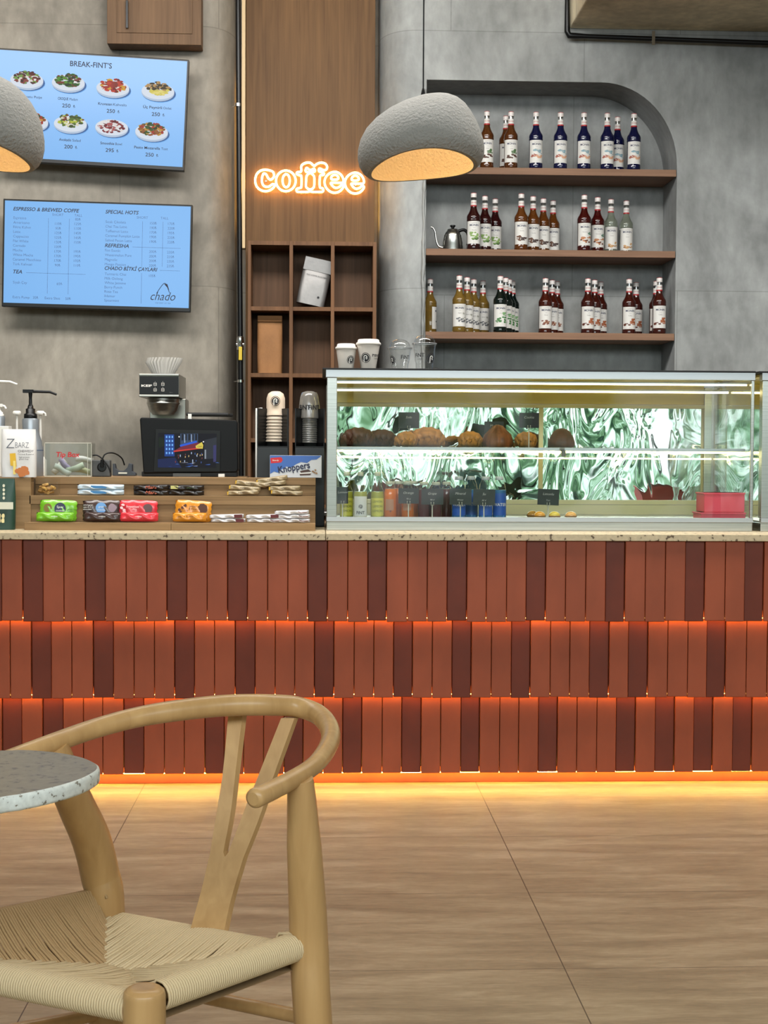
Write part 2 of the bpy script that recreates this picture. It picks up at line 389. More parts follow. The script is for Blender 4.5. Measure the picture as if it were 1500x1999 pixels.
# ================================================================ the room
def S(name, mb, **k): return struct(mb.build(name, **k))
ZC = 4.2
FLOOR = floor_mat()
S('floor', MB().use(FLOOR).box(-5, 5.5, -3, 8.5, -.1, 0))
S('ceiling', MB().use(CONC_R).box(-5, 5.5, -3, 8.5, ZC, ZC+.1))
S('wall_left', MB().use(CONC).box(-5.1, -5, -3, 8.5, 0, ZC))
S('wall_right', MB().use(CONC).box(5.5, 5.6, -3, 8.5, 0, ZC))
# glazed front behind the camera: posts and rails only touch the edge of the room
wf = MB().use(BLACK)
for x in (-5, -3.25, -1.5, .25, 2, 3.75, 5.44): wf.box(x, x+.06, -3.06, -3, 0, ZC)
for z in (0, 2.6, ZC-.06): wf.box(-5, 5.5, -3.06, -3, z, z+.06)
S('window_1', wf)
# back wall: left face, soft rounded shoulders into the recess, right face with arched niche
nxl = at(832, 400, YW).x; nxr = at(1320, 500, YW).x; nzt = at(1000, 158, YW).z; ncx = at(1175, 160, YW).x; nzc = at(1320, 325, YW).z
nzb = .92; ND = .31
w = MB().use(CONC_L, True)
xa = at(395, 500, YW).x; xb = at(461, 500, 8.1).x
xc = at(738, 500, 8.1).x; xd = at(812, 500, YW).x
plan = [(-5, YW), (xa, YW)]
for k in range(1, 13):
    t = PI/2*k/12; plan.append((xa+(xb-xa)*math.sin(t), YW+.26*(1-math.cos(t))))
plan += [(xb, 8.16)]
vs = []; fs = []
for x, y in plan: vs += [(x, y, 0), (x, y, ZC)]
w.add(vs, [(2*i, 2*i+2, 2*i+3, 2*i+1) for i in range(len(plan)-1)], True)
w.add([(xb, 8.16, 0), (xc, 8.16, 0), (xc, 8.16, ZC), (xb, 8.16, ZC)], [(0, 1, 2, 3)], False)
w.use(CONC)
plan2 = [(xc, 8.16)]
for k in range(0, 13):
    t = PI/2*(1-k/12); plan2.append((xd-(xd-xc)*math.sin(t), YW+.26*(1-math.cos(t))))
plan2 += [(nxl, YW)]
vs = []
for x, y in plan2: vs += [(x, y, 0), (x, y, ZC)]
w.add(vs, [(2*i, 2*i+2, 2*i+3, 2*i+1) for i in range(len(plan2)-1)], True)
w.add([(nxr, YW, 0), (5.5, YW, 0), (5.5, YW, ZC), (nxr, YW, ZC)], [(0, 1, 2, 3)], False)
w.add([(nxl, YW, 0), (nxr, YW, 0), (nxr, YW, nzb), (nxl, YW, nzb)], [(0, 1, 2, 3)], False)
arch = [(nxl, nzt)]
for k in range(0, 17):
    t = PI/2*(1-k/16); arch.append((ncx+(nxr-ncx)*math.cos(t), nzc+(nzt-nzc)*math.sin(t)))
vs = []
for x, z in arch: vs += [(x, YW, z), (x, YW, ZC)]
w.add(vs, [(2*i, 2*i+2, 2*i+3, 2*i+1) for i in range(len(arch)-1)], False)
w.add([(nxr, YW, nzb), (nxr, YW, nzc), (nxr, YW, ZC)], [(0, 1, 2)], False)
out = [(nxl, nzb)]+arch+[(nxr, nzb)]
DARKC = concrete_mat('niche_edge_plaster', (140, 143, 143), False)
w.use(DARKC)
vs = []
for x, z in out: vs += [(x, YW, z), (x, YW+ND, z)]
w.add(vs, [(2*i, 2*i+1, 2*i+3, 2*i+2) for i in range(len(out)-1)]+[(2*len(out)-2, 2*len(out)-1, 1, 0)], True)
w.use(CONC)
w.add([(x, YW+ND, z) for x, z in out], [tuple(range(len(out)))], False)
S('wall_back', w)
# rough raised rendering bead on the left lip of the niche
pts = [(nxl-.012+random.uniform(-.005, .005), YW-.002, .95+.07*i+random.uniform(-.01, .01)) for i in range(32) if .95+.07*i < nzt+.02]
S('trim_1', MB().use(CONC).tube(smooth_path(pts, 3), [.018+random.uniform(-.005, .006) for _ in range(len(smooth_path(pts, 3)))], 8, flat=.5))
# lowered ceiling slab at the right
sx = at(1112, 55, YW).x; sz = at(1300, 59, YW).z
S('ceiling_right', MB().use(CONC_R).box(sx, 5.5, 5.9, YW, sz, ZC), bevel=.008)
# oak panel in the recess
def edge_light(xa_, xb_, z0, z1, side):
    tag(MB().use(LEDW).box(xa_, xb_, 8.054, 8.064, z0, z1).build('light_strip'), 'warm light strip hidden behind the %s edge of the oak panel' % side, 'light')
edge_light(at(732, 300, 8.0).x-.022, at(732, 300, 8.0).x-.014, 2.42, 2.98, 'right')
edge_light(at(480, 300, 8.0).x+.014, at(480, 300, 8.0).x+.022, 2.42, 3.2, 'left')
px0 = at(480, 300, 8.0).x; px1 = at(732, 300, 8.0).x
tag(MB().use(WPANEL).box(px0, px1, 8.0, 8.05, .92, ZC-.02).build('wall_panel', bevel=.002), 'tall oak veneer panel set in the wall recess behind the glowing sign', 'wall panel')

tx_ = at(472, 300, 7.99).x  # added pale strip; its colour paints the lit gap beside the panel
tag(MB().use(M('lit_edge_paint', (206, 178, 134), .5)).box(tx_, px0-.002, 7.985, 8.05, 2.30, ZC-.02).build('lit_edge_strip', bevel=.001), 'pale strip painted as lit edge between the black upright pipe and the oak panel', 'trim')
# ================================================================ counter
random.seed(3)
T1 = M('terracotta_tile', (146, 72, 46), .45, var=((6, 6, 2.5), .84, 5), bump=((40, 40, 25), .12, .002), spec=.35)
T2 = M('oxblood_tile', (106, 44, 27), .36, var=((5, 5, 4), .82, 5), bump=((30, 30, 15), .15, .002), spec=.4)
TRAV = chip_mat('travertine', (184, 168, 138), (92, 74, 54), 60, .5, .36)
k2 = 1.97368
R1 = [v/k2 for v in (6,86,166,246,327,406,486,566,642,720,798,876,954,1031,1109,1185,1262,1340,1417,1490)]+[740+v/k2 for v in (110,186,262,339,414,492,567,643,719,797,873,948,1026,1103,1180,1256,1334,1409,1483,1560)]
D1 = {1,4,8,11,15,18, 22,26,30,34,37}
R2 = [v/k2 for v in (-40,38,119,197,276,358,437,516,595,672,750,827,906,984,1061,1137,1212,1288,1366,1442)]+[740+v/k2 for v in (57,131,207,283,358,435,512,586,663,738,814,890,964,1040,1116,1193,1267,1340,1420,1500)]
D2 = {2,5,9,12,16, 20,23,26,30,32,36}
R3_ = [v/k2 for v in (5,82,162,242,320,395,475,554,633,710,789,865,940,1017,1095,1170,1247,1322,1397)]+[740+v/k2 for v in (15,90,166,241,319,392,469,543,619,693,768,845,920,995,1071,1146,1220,1294,1371,1446,1522)]
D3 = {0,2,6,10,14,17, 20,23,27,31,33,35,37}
root = thing('bar_counter', 'long bar counter clad in three rows of upright red terracotta tiles', 'counter', (0, 5.4, 0))
MB().use(BLACKM).box(-3.0, 3.0, 5.36, 6.15, 0, .89).build('carcass', root)
rows = [(R1, D1, 5.245, .602, .892), (R2, D2, 5.280, .322, .64), (R3_, D3, 5.315, .0415, .36)]
for ri, (ed, dk, yf, z0, z1) in enumerate(rows):
    g = [at(e, 1200, yf).x for e in ed]
    while g[0] > -2.6: g.insert(0, g[0]-.0735)
    n0 = len(g)-len(ed)
    while g[-1] < 2.6: g.append(g[-1]+.0715)
    m = MB()
    for i in range(len(g)-1):
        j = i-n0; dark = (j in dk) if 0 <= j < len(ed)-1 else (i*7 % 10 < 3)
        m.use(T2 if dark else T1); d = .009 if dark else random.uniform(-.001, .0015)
        q = random.uniform(-.002, .003) if ri < 2 else random.uniform(0, .002)
        m.box(g[i]+.0009, g[i+1]-.0009, yf+d, yf+.018, z0+q, z1)
    m.build('tile_row', root, bevel=.0028, seg=2)
MB().use(T1).box(-2.6, 2.6, 5.355, 5.36, 0, .060).build('plinth_board', root, bevel=.002)
for yf, z in ((5.269, .612), (5.304, .332)):
    MB().use(LEDO).box(-2.6, 2.6, yf-.005, yf+.001, z-.0005, z+.002).build('light_strip', root)
LEDF = M('golden_led', (255, 190, 70), .5, emit=62, ecol=(255, 198, 84))
MB().use(LEDF).box(-2.6, 2.6, 5.3325, 5.340, .0405, .0425).build('light_strip', root)
jx = at(636, 1045, 5.25).x
tag(MB().use(TRAV).box(jx-2.6, jx-.001, 5.232, 6.2, .892, .9165).build('worktop', bevel=.002), 'beige travertine worktop slab on the left half of the tiled counter', 'worktop', None)
tag(MB().use(TRAV).box(jx+.001, jx+2.6, 5.232, 6.2, .892, .9165).build('worktop', bevel=.002), 'beige travertine worktop slab under the glass display case', 'worktop', None)
CT = .9165
tag(MB().use(WCUB).box(-4.2, 2.2, 7.2, 7.82, 0, .9).use(STEEL).box(-4.22, 2.22, 7.18, 7.82, .9, .92).build('back_counter', bevel=.003), 'low back counter along the rear wall, hidden behind the bar', 'counter')

# ================================================================ display cases
MIRR = mirror_mat('rippled_mirror')
CREAM = M('cream_enamel', (206, 200, 158), .4); CREAM_LIT = M('lamp_lit_cream', (222, 204, 120), .4)  # second one is the cream with the lamps' yellow light painted in
def display_case(x0, x1, label, stile):
    r = thing('display_case', label, 'display case', (x0, 5.75, CT))
    yf, yb = 5.45, 6.08
    zt0 = at(700, 737, yf).z; zt1 = at(700, 722, yf).z; zb0 = at(700, 1018, yf).z; zb1 = at(700, 1009, yf).z
    MB().use(STEEL).box(x0, x1, yf+.004, yb, CT, zb0).build('base', r, bevel=.002)
    MB().use(ALU).box(x0, x1, yf-.004, yf+.02, zb0, zb1).box(x0, x1, yf-.004, yf+.02, (zb0+zb1)/2-.0008, (zb0+zb1)/2+.0008).box(x0+.002, x1-.002, yf+.02, yb, zb0, zb0+.006).build('bottom_rail', r, bevel=.001)
    MB().use(ALU).box(x0-.004, x1, yf-.008, yf+.03, zt0, zt1).build('top_rail', r, bevel=.001)
    MB().use(BLACKM).box(x0-.016, x1, yf-.012, yb+.02, zt1, zt1+.006).build('lid', r, bevel=.001)
    MB().use(CREAM_LIT).box(x0+.01, x1-.01, yf+.03, yb, zt1-.012, zt1-.002).build('inner_roof', r)
    MB().use(STEEL).box(x0, x0+.038, yf, yf+.038, zb1, zt0).build('post', r, bevel=.002)
    MB().use(STEEL).box(x1-.012, x1, yf, yf+.012, zb1, zt0).build('post', r, bevel=.002)
    MB().use(STEEL).box(x0, x0+.03, yb-.03, yb, zb1, zt0).build('post', r, bevel=.002)
    MB().use(STEEL).box(x1-.03, x1, yb-.03, yb, zb1, zt0).build('post', r, bevel=.002)
    MB().use(GLASS).box(x0+.036, x1-.012, yf+.004, yf+.008, zb1, zt0).build('front_pane', r)
    MB().use(GLASS).box(x0+.004, x0+.008, yf+.038, yb-.03, zb1, zt0).build('side_pane', r)
    MB().use(GLASS).box(x1-.010, x1-.006, yf+.012, yb-.03, zb1, zt0).build('side_pane', r)
    # rear sliding doors
    dz0 = at(900, 975, 6.06).z; dz1 = at(900, 795, 6.06).z
    fr = MB().use(CREAM).box(x0+.03, x1-.03, yb-.03, yb, zb0, dz0-.02).box(x0+.03, x1-.03, yb-.024, yb, dz0-.018, dz0).box(x0+.03, x1-.03, yb-.03, yb, dz1, dz1+.014).use(CREAM_LIT).box(x0+.03, x1-.03, yb-.02, yb, dz1+.016, zt1-.012)
    fr.build('door_frame', r, bevel=.001)
    xs = [x0+.03, stile, x1-.03]
    for i in range(2):
        d = MB().use(MIRR).box(xs[i]+.008, xs[i+1]-.008, yb-.012, yb-.006, dz0, dz1).build('sliding_door', r)
        MB().use(CREAM).box(xs[i], xs[i]+.009, yb-.016, yb-.004, dz0, dz1).build('door_stile', d)
        MB().use(CREAM).box(xs[i+1]-.009, xs[i+1], yb-.016, yb-.004, dz0, dz1).build('door_stile', d)
    # middle shelf, its lamp and the two roof lamps
    zs = at(1000, 879, 5.52).z
    MB().use(GLASS).box(x0+.012, x1-.014, 5.53, 6.02, zs, zs+.008).build('glass_shelf', r)
    MB().use(ALU).box(x0+.012, x1-.014, 5.515, 5.53, zs-.001, zs+.010).build('shelf_rail', r)
    MB().use(LEDC).box(x0+.014, x1-.016, 5.516, 5.524, zs-.0085, zs-.002).build('light_strip', r)
    MB().use(LEDC).box(x0+.014, x1-.016, 5.99, 5.998, at(900, 893, 6).z-.004, at(900, 893, 6).z+.001).build('light_strip', r)
    z1 = at(900, 748, 5.5).z; z2 = at(900, 763, 5.75).z
    MB().use(LEDC).box(x0+.014, x1-.016, 5.496, 5.504, z1-.003, z1+.003).build('light_strip', r)
    MB().use(LEDC).box(x0+.014, x1-.016, 5.746, 5.754, z2-.0035, z2+.0035).build('light_strip', r)
    MB().use(ALU).box(x0+.014, x1-.016, 5.49, 5.51, z1+.003, z1+.008).box(x0+.014, x1-.016, 5.74, 5.76, z2+.0035, z2+.010).build('lamp_channel', r)
    return r, zs+.008, zb0+.006, zt1+.006
cx0 = at(638, 900, 5.45).x; cx1 = at(1472, 900, 5.45).x
case, ZSH, ZDK, ZLID = display_case(cx0, cx1, 'long steel framed glass display case holding pastries and cold drinks', at(1057, 850, 6.06).x)
display_case(cx1+.03, cx1+.95, 'second glass display case cut off by the right edge, beside the drinks case', cx1+.5)
# bracket under the shelf
bk = at(1101, 872, 5.5)
tag(MB().use(paint((96, 96, 90), .4)).tube([(bk.x, 5.505, ZSH-.03), (bk.x, 5.505, ZSH-.008)], .009, 12).tube([(bk.x-.012, 5.508, ZSH-.004), (bk.x+.004, 5.508, ZSH-.004)], .007, 10).build('shelf_clip'), 'small grey clip on the front edge of the glass middle shelf', 'clip')

# ================================================================ chair
random.seed(11)
CORD = M('paper_cord', (212, 190, 150), .8, bump=((900, 900, 900), .5, .001))
CORDT = M('paper_cord_tan', (178, 146, 102), .8, bump=((900, 900, 900), .5, .001))
RR = pz(600, 1848, .44); RL = pz(206, 1778, .44); FR = pz(282, 1962, .445); FL = Vector((-.62, 2.20, .445))
ch = thing('wishbone_chair', 'light beech armchair with curved top rail, forked splat and woven cord seat', 'chair', ((RR.x+FL.x)/2, (RR.y+FL.y)/2, 0))
rail = [pz(494, 1560, .705), pz(560, 1528, .712), pz(618, 1490, .722), pz(646, 1440, .735), pz(628, 1400, .75), pz(580, 1380, .76), pz(510, 1376, .768), pz(430, 1378, .77), pz(340, 1388, .768), pz(260, 1402, .762), pz(180, 1424, .752), pz(100, 1452, .742), pz(20, 1482, .73), pz(-50, 1508, .72), pz(-110, 1534, .710)]
rp = smooth_path(rail, 8); n = len(rp)
rr_ = []
for i in range(n):
    t = i/(n-1); rr_.append(.0150+.0035*math.exp(-((t-.45)/.22)**2) - .0015*math.exp(-((t-.12)/.08)**2))
rr_[0] = .0095; rp.insert(1, rp[0].lerp(rp[1], .35)); rr_.insert(1, .0138); rr_[-1] = .010
MB().use(BEECH).tube(rp, rr_, 20, flat=1.0).build('top_rail', ch)
def leg(pts, rad): return MB().use(BEECH).tube(smooth_path(pts, 8), [rad[0]+(rad[-1]-rad[0])*0 + (lambda t: rad[min(int(t*(len(rad)-1)), len(rad)-2)]*(1-(t*(len(rad)-1)-min(int(t*(len(rad)-1)), len(rad)-2)))+rad[min(int(t*(len(rad)-1)), len(rad)-2)+1]*(t*(len(rad)-1)-min(int(t*(len(rad)-1)), len(rad)-2)))(i/((len(pts)-1)*8)) for i in range((len(pts)-1)*8+1)], 18).build('leg', ch)
def onray(px, py, z): return pz(px, py, z)
p0 = onray(587, 1520, .712)
q1 = at(594, 1650, p0.y+.02); q2 = at(601, 1780, p0.y+.045); q3 = at(604, 1860, p0.y+.05)
leg([p0, q1, q2, q3, at(612, 2000, p0.y+.04), Vector((q3.x+.035, q3.y-.0, 0))], [.0095, .0165, .0195, .0205, .0195, .014])
l0 = pz(102, 1455, .738)
yl = RL.y
leg([l0, at(124, 1515, l0.y*.8+yl*.2), at(150, 1575, l0.y*.5+yl*.5), at(178, 1638, l0.y*.2+yl*.8), at(195, 1705, yl), at(206, 1778, yl), Vector((RL.x+.0, yl+.01, .2)), Vector((RL.x-.02, yl+.03, 0))], [.012, .0155, .0175, .0195, .020, .020, .018, .013])
leg([at(282, 1926, FR.y), at(282, 1927.5, FR.y), at(282, 1932, FR.y), at(282, 1942, FR.y), at(282, 1990, FR.y), Vector((FR.x, FR.y, .25)), Vector((FR.x-.005, FR.y-.005, 0))], [.007, .0135, .0185, .0218, .0222, .020, .014])
leg([FL+Vector((0, 0, .035)), FL, Vector((FL.x, FL.y, .25)), Vector((FL.x-.01, FL.y, 0))], [.0222, .0222, .020, .014])
# splat: forked, leaning back and slightly curved
sb0 = pz(370, 1817, .435); sb1 = pz(436, 1826, .435)
def lean(z): return (sb0.y+sb1.y)/2+.205*(max(0, z-.435)/.33)**.85
def sp(px, py):
    Y = sb0.y
    for _ in range(12):
        p = at(px, py, Y); Y = lean(max(.43, p.z))
    return at(px, py, Y)
edgeL = [(371, 1817), (393, 1738), (402, 1700), (424, 1580), (436, 1500), (446, 1392)]
innL = [(474, 1392), (462, 1490), (450, 1590), (436, 1664)]
notch = [(437, 1670), (441, 1671), (446, 1666)]
innR = [(470, 1600), (506, 1510), (549, 1402)]
outR = [(575, 1402), (536, 1510), (505, 1600), (466, 1705), (450, 1760), (436, 1825)]
T = Vector((.10, .35, 0)).normalized()  # thickness points away from the sitter
fd = Vector((.30, .95, 0)).normalized()
# triangulated strips so that the bent board stays smooth
def strip(A, B, mb):
    a = smooth_path([(p[0], p[1], 0) for p in A], 5); b = smooth_path([(p[0], p[1], 0) for p in B], 5)
    m = 24
    def rs(P):
        ds = [0]
        for i in range(1, len(P)): ds.append(ds[-1]+(P[i]-P[i-1]).length)
        o = []
        for k in range(m+1):
            t = ds[-1]*k/m; i = 1
            while i < len(P)-1 and ds[i] < t: i += 1
            f = (t-ds[i-1])/max(1e-9, ds[i]-ds[i-1]); o.append(P[i-1].lerp(P[i], f))
        return o
    a = rs(a); b = rs(b); vs = []; th = .011
    for i in range(m+1):
        A3 = sp(a[i].x, a[i].y); B3 = sp(b[i].x, b[i].y)
        vs += [A3, B3, B3+fd*th+Vector((.004, 0, 0)), A3+fd*th+Vector((.004, 0, 0))]
    fs = []
    for i in range(m):
        o = 4*i
        fs += [(o, o+1, o+5, o+4), (o+1, o+2, o+6, o+5), (o+2, o+3, o+7, o+6), (o+3, o, o+4, o+7)]
    fs += [(0, 3, 2, 1), (4*m, 4*m+1, 4*m+2, 4*m+3)]
    mb.add(vs, fs, False)
mb = MB().use(BEECH)
strip(edgeL[:3]+[(409, 1671)], outR[::-1][:3]+[(475, 1675)], mb)
strip([(409, 1671)]+edgeL[3:], [(439, 1672.8)]+innL[::-1], mb)
strip([(439, 1672.8), (446, 1664)]+innR, [(475, 1675), (482, 1658)]+outR[::-1][3:], mb)
mb.build('splat', ch)
# woven seat: four fans of cord that turn at the diagonals
P1 = pz(205, 1884, .418); P2 = pz(252, 1896, .418)
rail_h = .0175
def fan(A, B, inA, inB, m, name, raise_, hook):
    """cords laid across the rail A-B, running in to the line inA-inB"""
    mbx = MB().use(m)
    L_ = (B-A).length; n = int(L_/.0044)
    perp = Vector((-(B-A).y, (B-A).x, 0)).normalized()
    if perp.dot((inA+inB)/2-(A+B)/2) < 0: perp = -perp
    for i in range(n+1):
        t = (i+.5)/(n+1); b = A.lerp(B, t)
        if (b-FR).length < .024: continue
        # inner end on the polyline A-inA-inB-B
        poly = [A, inA, inB, B]; best = None
        for k in range(3):
            p, q = poly[k], poly[k+1]
            d1 = perp; d2 = (q-p); den = d1.x*d2.y-d1.y*d2.x
            if abs(den) < 1e-9: continue
            wv = p-b; s_ = (wv.x*d2.y-wv.y*d2.x)/den; u_ = (wv.x*d1.y-wv.y*d1.x)/den
            if s_ > 1e-4 and -1e-3 <= u_ <= 1.001 and (best is None or s_ < best[0]): best = (s_, p.lerp(q, u_))
        if best is None: continue
        end = best[1]; lenr = best[0]
        jit = random.uniform(-.0006, .0006)
        top = b.z+raise_
        pts = []
        for a in range(-100, 91, 24):
            ar = math.radians(a); pts.append(Vector((b.x, b.y, top))-perp*(hook*math.cos(ar))+Vector((0, 0, hook*math.sin(ar))))
        pts.append(Vector((b.x, b.y, top+hook))+perp*.006)
        zt = end.z+.006*math.sin(i*1.7)*.3
        if lenr > .03:
            for f in (.35, .7):
                q = b+perp*(.006+(lenr-.006)*f); q.z = (top+hook)*(1-f)**1.35+zt*(1-(1-f)**1.35)+.0012*math.sin(i*.9+f*3)+jit; pts.append(q)
        q = b+perp*lenr; q.z = zt if lenr > .03 else top+hook-.004*min(1, lenr/.03); pts.append(q)
        q = b+perp*(lenr+.004); q.z = pts[-1].z-.006; pts.append(q)
        mbx.tube(pts, .00235, 5, caps=False)
    return mbx.build(name, ch)
up = Vector((0, 0, .018))
fan(FR, RR, P2, P2.lerp(P1, .05), CORD, 'seat_weave', .006, .020)
fan(RL, FL, P1.lerp(P2, .05), P1, CORDT, 'seat_weave', .022, .017)
fan(RL, RR, P1, P2, CORD, 'seat_weave', -.012, .012)
fan(FL, FR, P1, P2, CORD, 'seat_weave', -.006, .020)
# rails under the cord and the thin under-weave that closes the seat
m = MB().use(BEECH)
for A, B, dz in ((FR, RR, .006), (RL, FL, .02), (RL, RR, -.012), (FL, FR, -.006)):
    m.tube([A+Vector((0, 0, dz)), B+Vector((0, 0, dz))], .009, 10)
m.build('seat_rail', ch)
m = MB().use(CORDT); m.add([RL-up*1.6, RR-up*1.6, FR-up*1.6, FL-up*1.6, (P1+P2)/2-up*.8], [(0, 1, 4), (1, 2, 4), (2, 3, 4), (3, 0, 4)]); m.build('under_weave', ch)
st = MB().use(BEECH).tube([Vector((FR.x, FR.y, .30)), Vector((q3.x+.012, q3.y, .27))], .011, 12); st.build('stretcher', ch)
MB().use(BEECH).tube([Vector((FL.x, FL.y, .30)), Vector((RL.x, RL.y, .27))], .011, 12).build('stretcher', ch)
MB().use(BEECH).tube([Vector((RL.x, RL.y, .33)), Vector((q3.x+.01, q3.y, .33))], .011, 12).build('stretcher', ch)
MB().use(BEECH).tube([Vector((FR.x, FR.y, .36)), Vector((FL.x, FL.y, .36))], .011, 12).build('stretcher', ch)

# ================================================================ table
zt = .75
tp = [pz(x, y, zt) for x, y in ((0, 1558), (48, 1550), (112, 1536), (160, 1521), (186, 1508), (195, 1499), (189, 1489), (160, 1477), (112, 1468), (48, 1463), (0, 1464))]
tp = tp[::-1]
tp = tp+[Vector((-.455, 1.83, zt)), Vector((-.53, 1.79, zt)), Vector((-.66, 1.77, zt)), Vector((-.82, 1.80, zt)), Vector((-.93, 1.90, zt)), Vector((-.95, 2.03, zt)), Vector((-.88, 2.15, zt)), Vector((-.75, 2.22, zt)), Vector((-.60, 2.235, zt))]
op = smooth_path(tp, 5, True)
TERR = chip_mat('terrazzo', (206, 210, 204), (120, 112, 96), 120, .45, .34)
TTOP = chip_mat('polished_terrazzo', (136, 124, 102), (104, 94, 78), 90, .35, .36)
tb = thing('cafe_table', 'small terrazzo table with pale speckled rim at the left edge, in front of the chair', 'table', (-.64, 2.0, 0))
m = MB(); N_ = len(op)
cen = sum(op, Vector())/N_
def ringp(k, z, sc): p = op[k]; d = (p-cen); return (cen.x+d.x*(1-sc/d.length), cen.y+d.y*(1-sc/d.length), z)
levels = [(zt, .004), (zt-.002, .001), (zt-.005, 0), (zt-.017, 0), (zt-.020, .0012), (zt-.0215, .004)]
m.use(TTOP); m.add([ringp(k, zt, .004) for k in range(N_)], [tuple(range(N_))], False)
m.use(TERR)
vs = [ringp(k, z, s_) for z, s_ in levels for k in range(N_)]
m.add(vs, [(i*N_+k, (i+1)*N_+k, (i+1)*N_+(k+1) % N_, i*N_+(k+1) % N_) for i in range(len(levels)-1) for k in range(N_)], True)
m.add(vs[-N_:], [tuple(range(N_))[::-1]], False)
m.build('tabletop', tb)
MB().use(BLACK).lathe([(.10, zt-.0216), (.10, zt-.035), (.03, zt-.05), (.03, .03), (.15, .02), (.16, 0)], (-.72, 1.93, 0), 32).build('pedestal', tb)

# ================================================================ pendant lamps
PULP = M('grey_pulp', (148, 147, 143), .9, bump=((120, 120, 120), .8, .008), spec=.2)
PULPI = M('cream_pulp', (226, 208, 176), .9, bump=((120, 120, 120), .8, .008), spec=.2)
BULB = M('warm_bulb', (255, 214, 150), .5, emit=15, ecol=(255, 228, 184))
def pendant(cx, cy, Y, R, H, label, tilt, skew, cordx):
    c = at(cx, cy, Y)
    r = thing('pendant_lamp', label, 'lamp', c)
    prof = [(0, 1), (.14, .992), (.3, .955), (.46, .885), (.62, .775), (.76, .63), (.87, .47), (.945, .30), (.988, .13), (1.0, 0), (.985, -.12), (.94, -.22), (.87, -.29)]
    seg = 64
    def surf(off, z_in):
        vs = []
        for (a, b) in prof:
            for k in range(seg):
                t = 2*PI*k/seg; ct = math.cos(t)
                rr = a*R-off*min(1, a*3); z = b*H-off*(1 if b > .2 else 0)
                x = rr*ct; y = rr*math.sin(t)
                hang = max(0, 1-b)
                z += (-.011*math.sin(t) - .006*math.cos(2*t))*a*hang**2*(1 if b < 1 else 0)
                x += skew*max(0, b)*(1-a*a)
                p = Matrix.Rotation(-tilt, 3, 'Y') @ Vector((x, y, z)); vs.append(c+p)
        return vs
    n = len(prof)
    fo = [(i*seg+k, (i+1)*seg+k, (i+1)*seg+(k+1) % seg, i*seg+(k+1) % seg) for i in range(n-1) for k in range(seg)]
    o1 = surf(0, 0); o2 = surf(.012, 0)
    m = MB().use(PULP).add(o1, fo, True)
    lip = [(k, k+seg, (k+1) % seg+seg, (k+1) % seg) for k in range(seg)]
    m.add(o1[-seg:]+o2[-seg:], lip, True)
    m.use(PULPI).add(o2, [f[::-1] for f in fo], True)
    o = m.build('lamp_shade', r)
    MB().use(BULB, True).lathe([(.001, -.034), (.02, -.028), (.033, 0), (.028, .02), (.012, .045), (.012, .06)], tuple(c+Vector((skew*.5, 0, H*.42))), 20).build('bulb', r)
    top = at(cordx, cy, Y); zt_ = c.z+H*.97
    zz = c.z+H*.965+(0.004 if tilt else 0)
    MB().use(BLACK).lathe([(.007, -.006), (.0075, .004), (.005, .018), (.003, .024)], (top.x, c.y, zz), 14).build('cord_grip', r)
    MB().use(BLACK).tube([(top.x, c.y, zz+.02), (top.x+.0, c.y, ZC)], .0022, 8).build('cord', r)
    return r
pendant(822, 296, 4.4, .188, .163, 'grey textured dome pendant lamp with glowing rim, in front of the bottle niche', math.radians(5), .055, 826)
pendant(-44, 270, 4.3, .188, .185, 'grey textured dome pendant lamp cut off by the left edge, over the upper menu screen', math.radians(-5), 0, -44)

# ================================================================ pipes
def pipe_things():
    m = MB().use(BLACK)
    a = at(465, 0, 7.80); b = at(471, 925, 7.80); m.tube([(a.x, 7.80, ZC), tuple(a), tuple(b), (b.x+.01, 7.80, .93)], .0135, 16)
    r = tag(m.build('riser_pipe'), 'black upright pipe beside the left edge of the oak panel', 'pipe')
    for y in (205, 744):
        p = at(465 if y < 400 else 470, y, 7.80)
        q = MB().use(CHROME, True).tube([p-Vector((0, 0, .007)), p+Vector((0, 0, .007))], .0165, 16).tube([p+Vector((-.012, .0, 0)), p+Vector((-.035, .05, 0))], .003, 8)
        q.build('pipe_clamp', r)
    p = at(469, 672, 7.79)
    MB().use(CHROME, True).tube([p+Vector((0, 0, .04)), p+Vector((0, 0, .012)), p, p-Vector((0, 0, .03))], [.017, .021, .017, .019], 8).tube([p+Vector((-.02, 0, 0)), p+Vector((.02, 0, 0))], .01, 8).build('valve_body', r)
    h = MB().use(paint((198, 168, 30), .4)).box(p.x-.006, p.x+.012, 7.755, 7.761, p.z-.085, p.z-.015).build('valve_handle', r, bevel=.002, label='yellow lever handle')
    m = MB().use(BLACK)
    a = at(1108, 0, 7.80); e = at(1108, 62, 7.80); f = at(1122, 70, 7.80); g = at(1500, 84, 7.80)
    d = (g-f); end = f+d*(4.6/d.x*1.0)
    m.tube([(a.x, 7.80, ZC), tuple(a), tuple(e), tuple(e.lerp(f, .35)+Vector((-.002, 0, -.012))), tuple(f), tuple(f+d*.05), tuple(end)], [.0125, .0125, .0155, .0165, .0155, .0125, .0125], 16)
    r = tag(m.build('ceiling_pipe'), 'black pipe with elbow running along under the ceiling slab at top right', 'pipe')
    for x in (1275,):
        p = at(x, 76, 7.80)
        MB().use(CHROME).box(p.x-.008, p.x+.008, 7.783, 7.786, p.z-.036, p.z+.036).tube([p+Vector((-.008, 0, 0)), p+Vector((.008, 0, 0))], .0155, 14).build('pipe_clamp', r)
pipe_things()
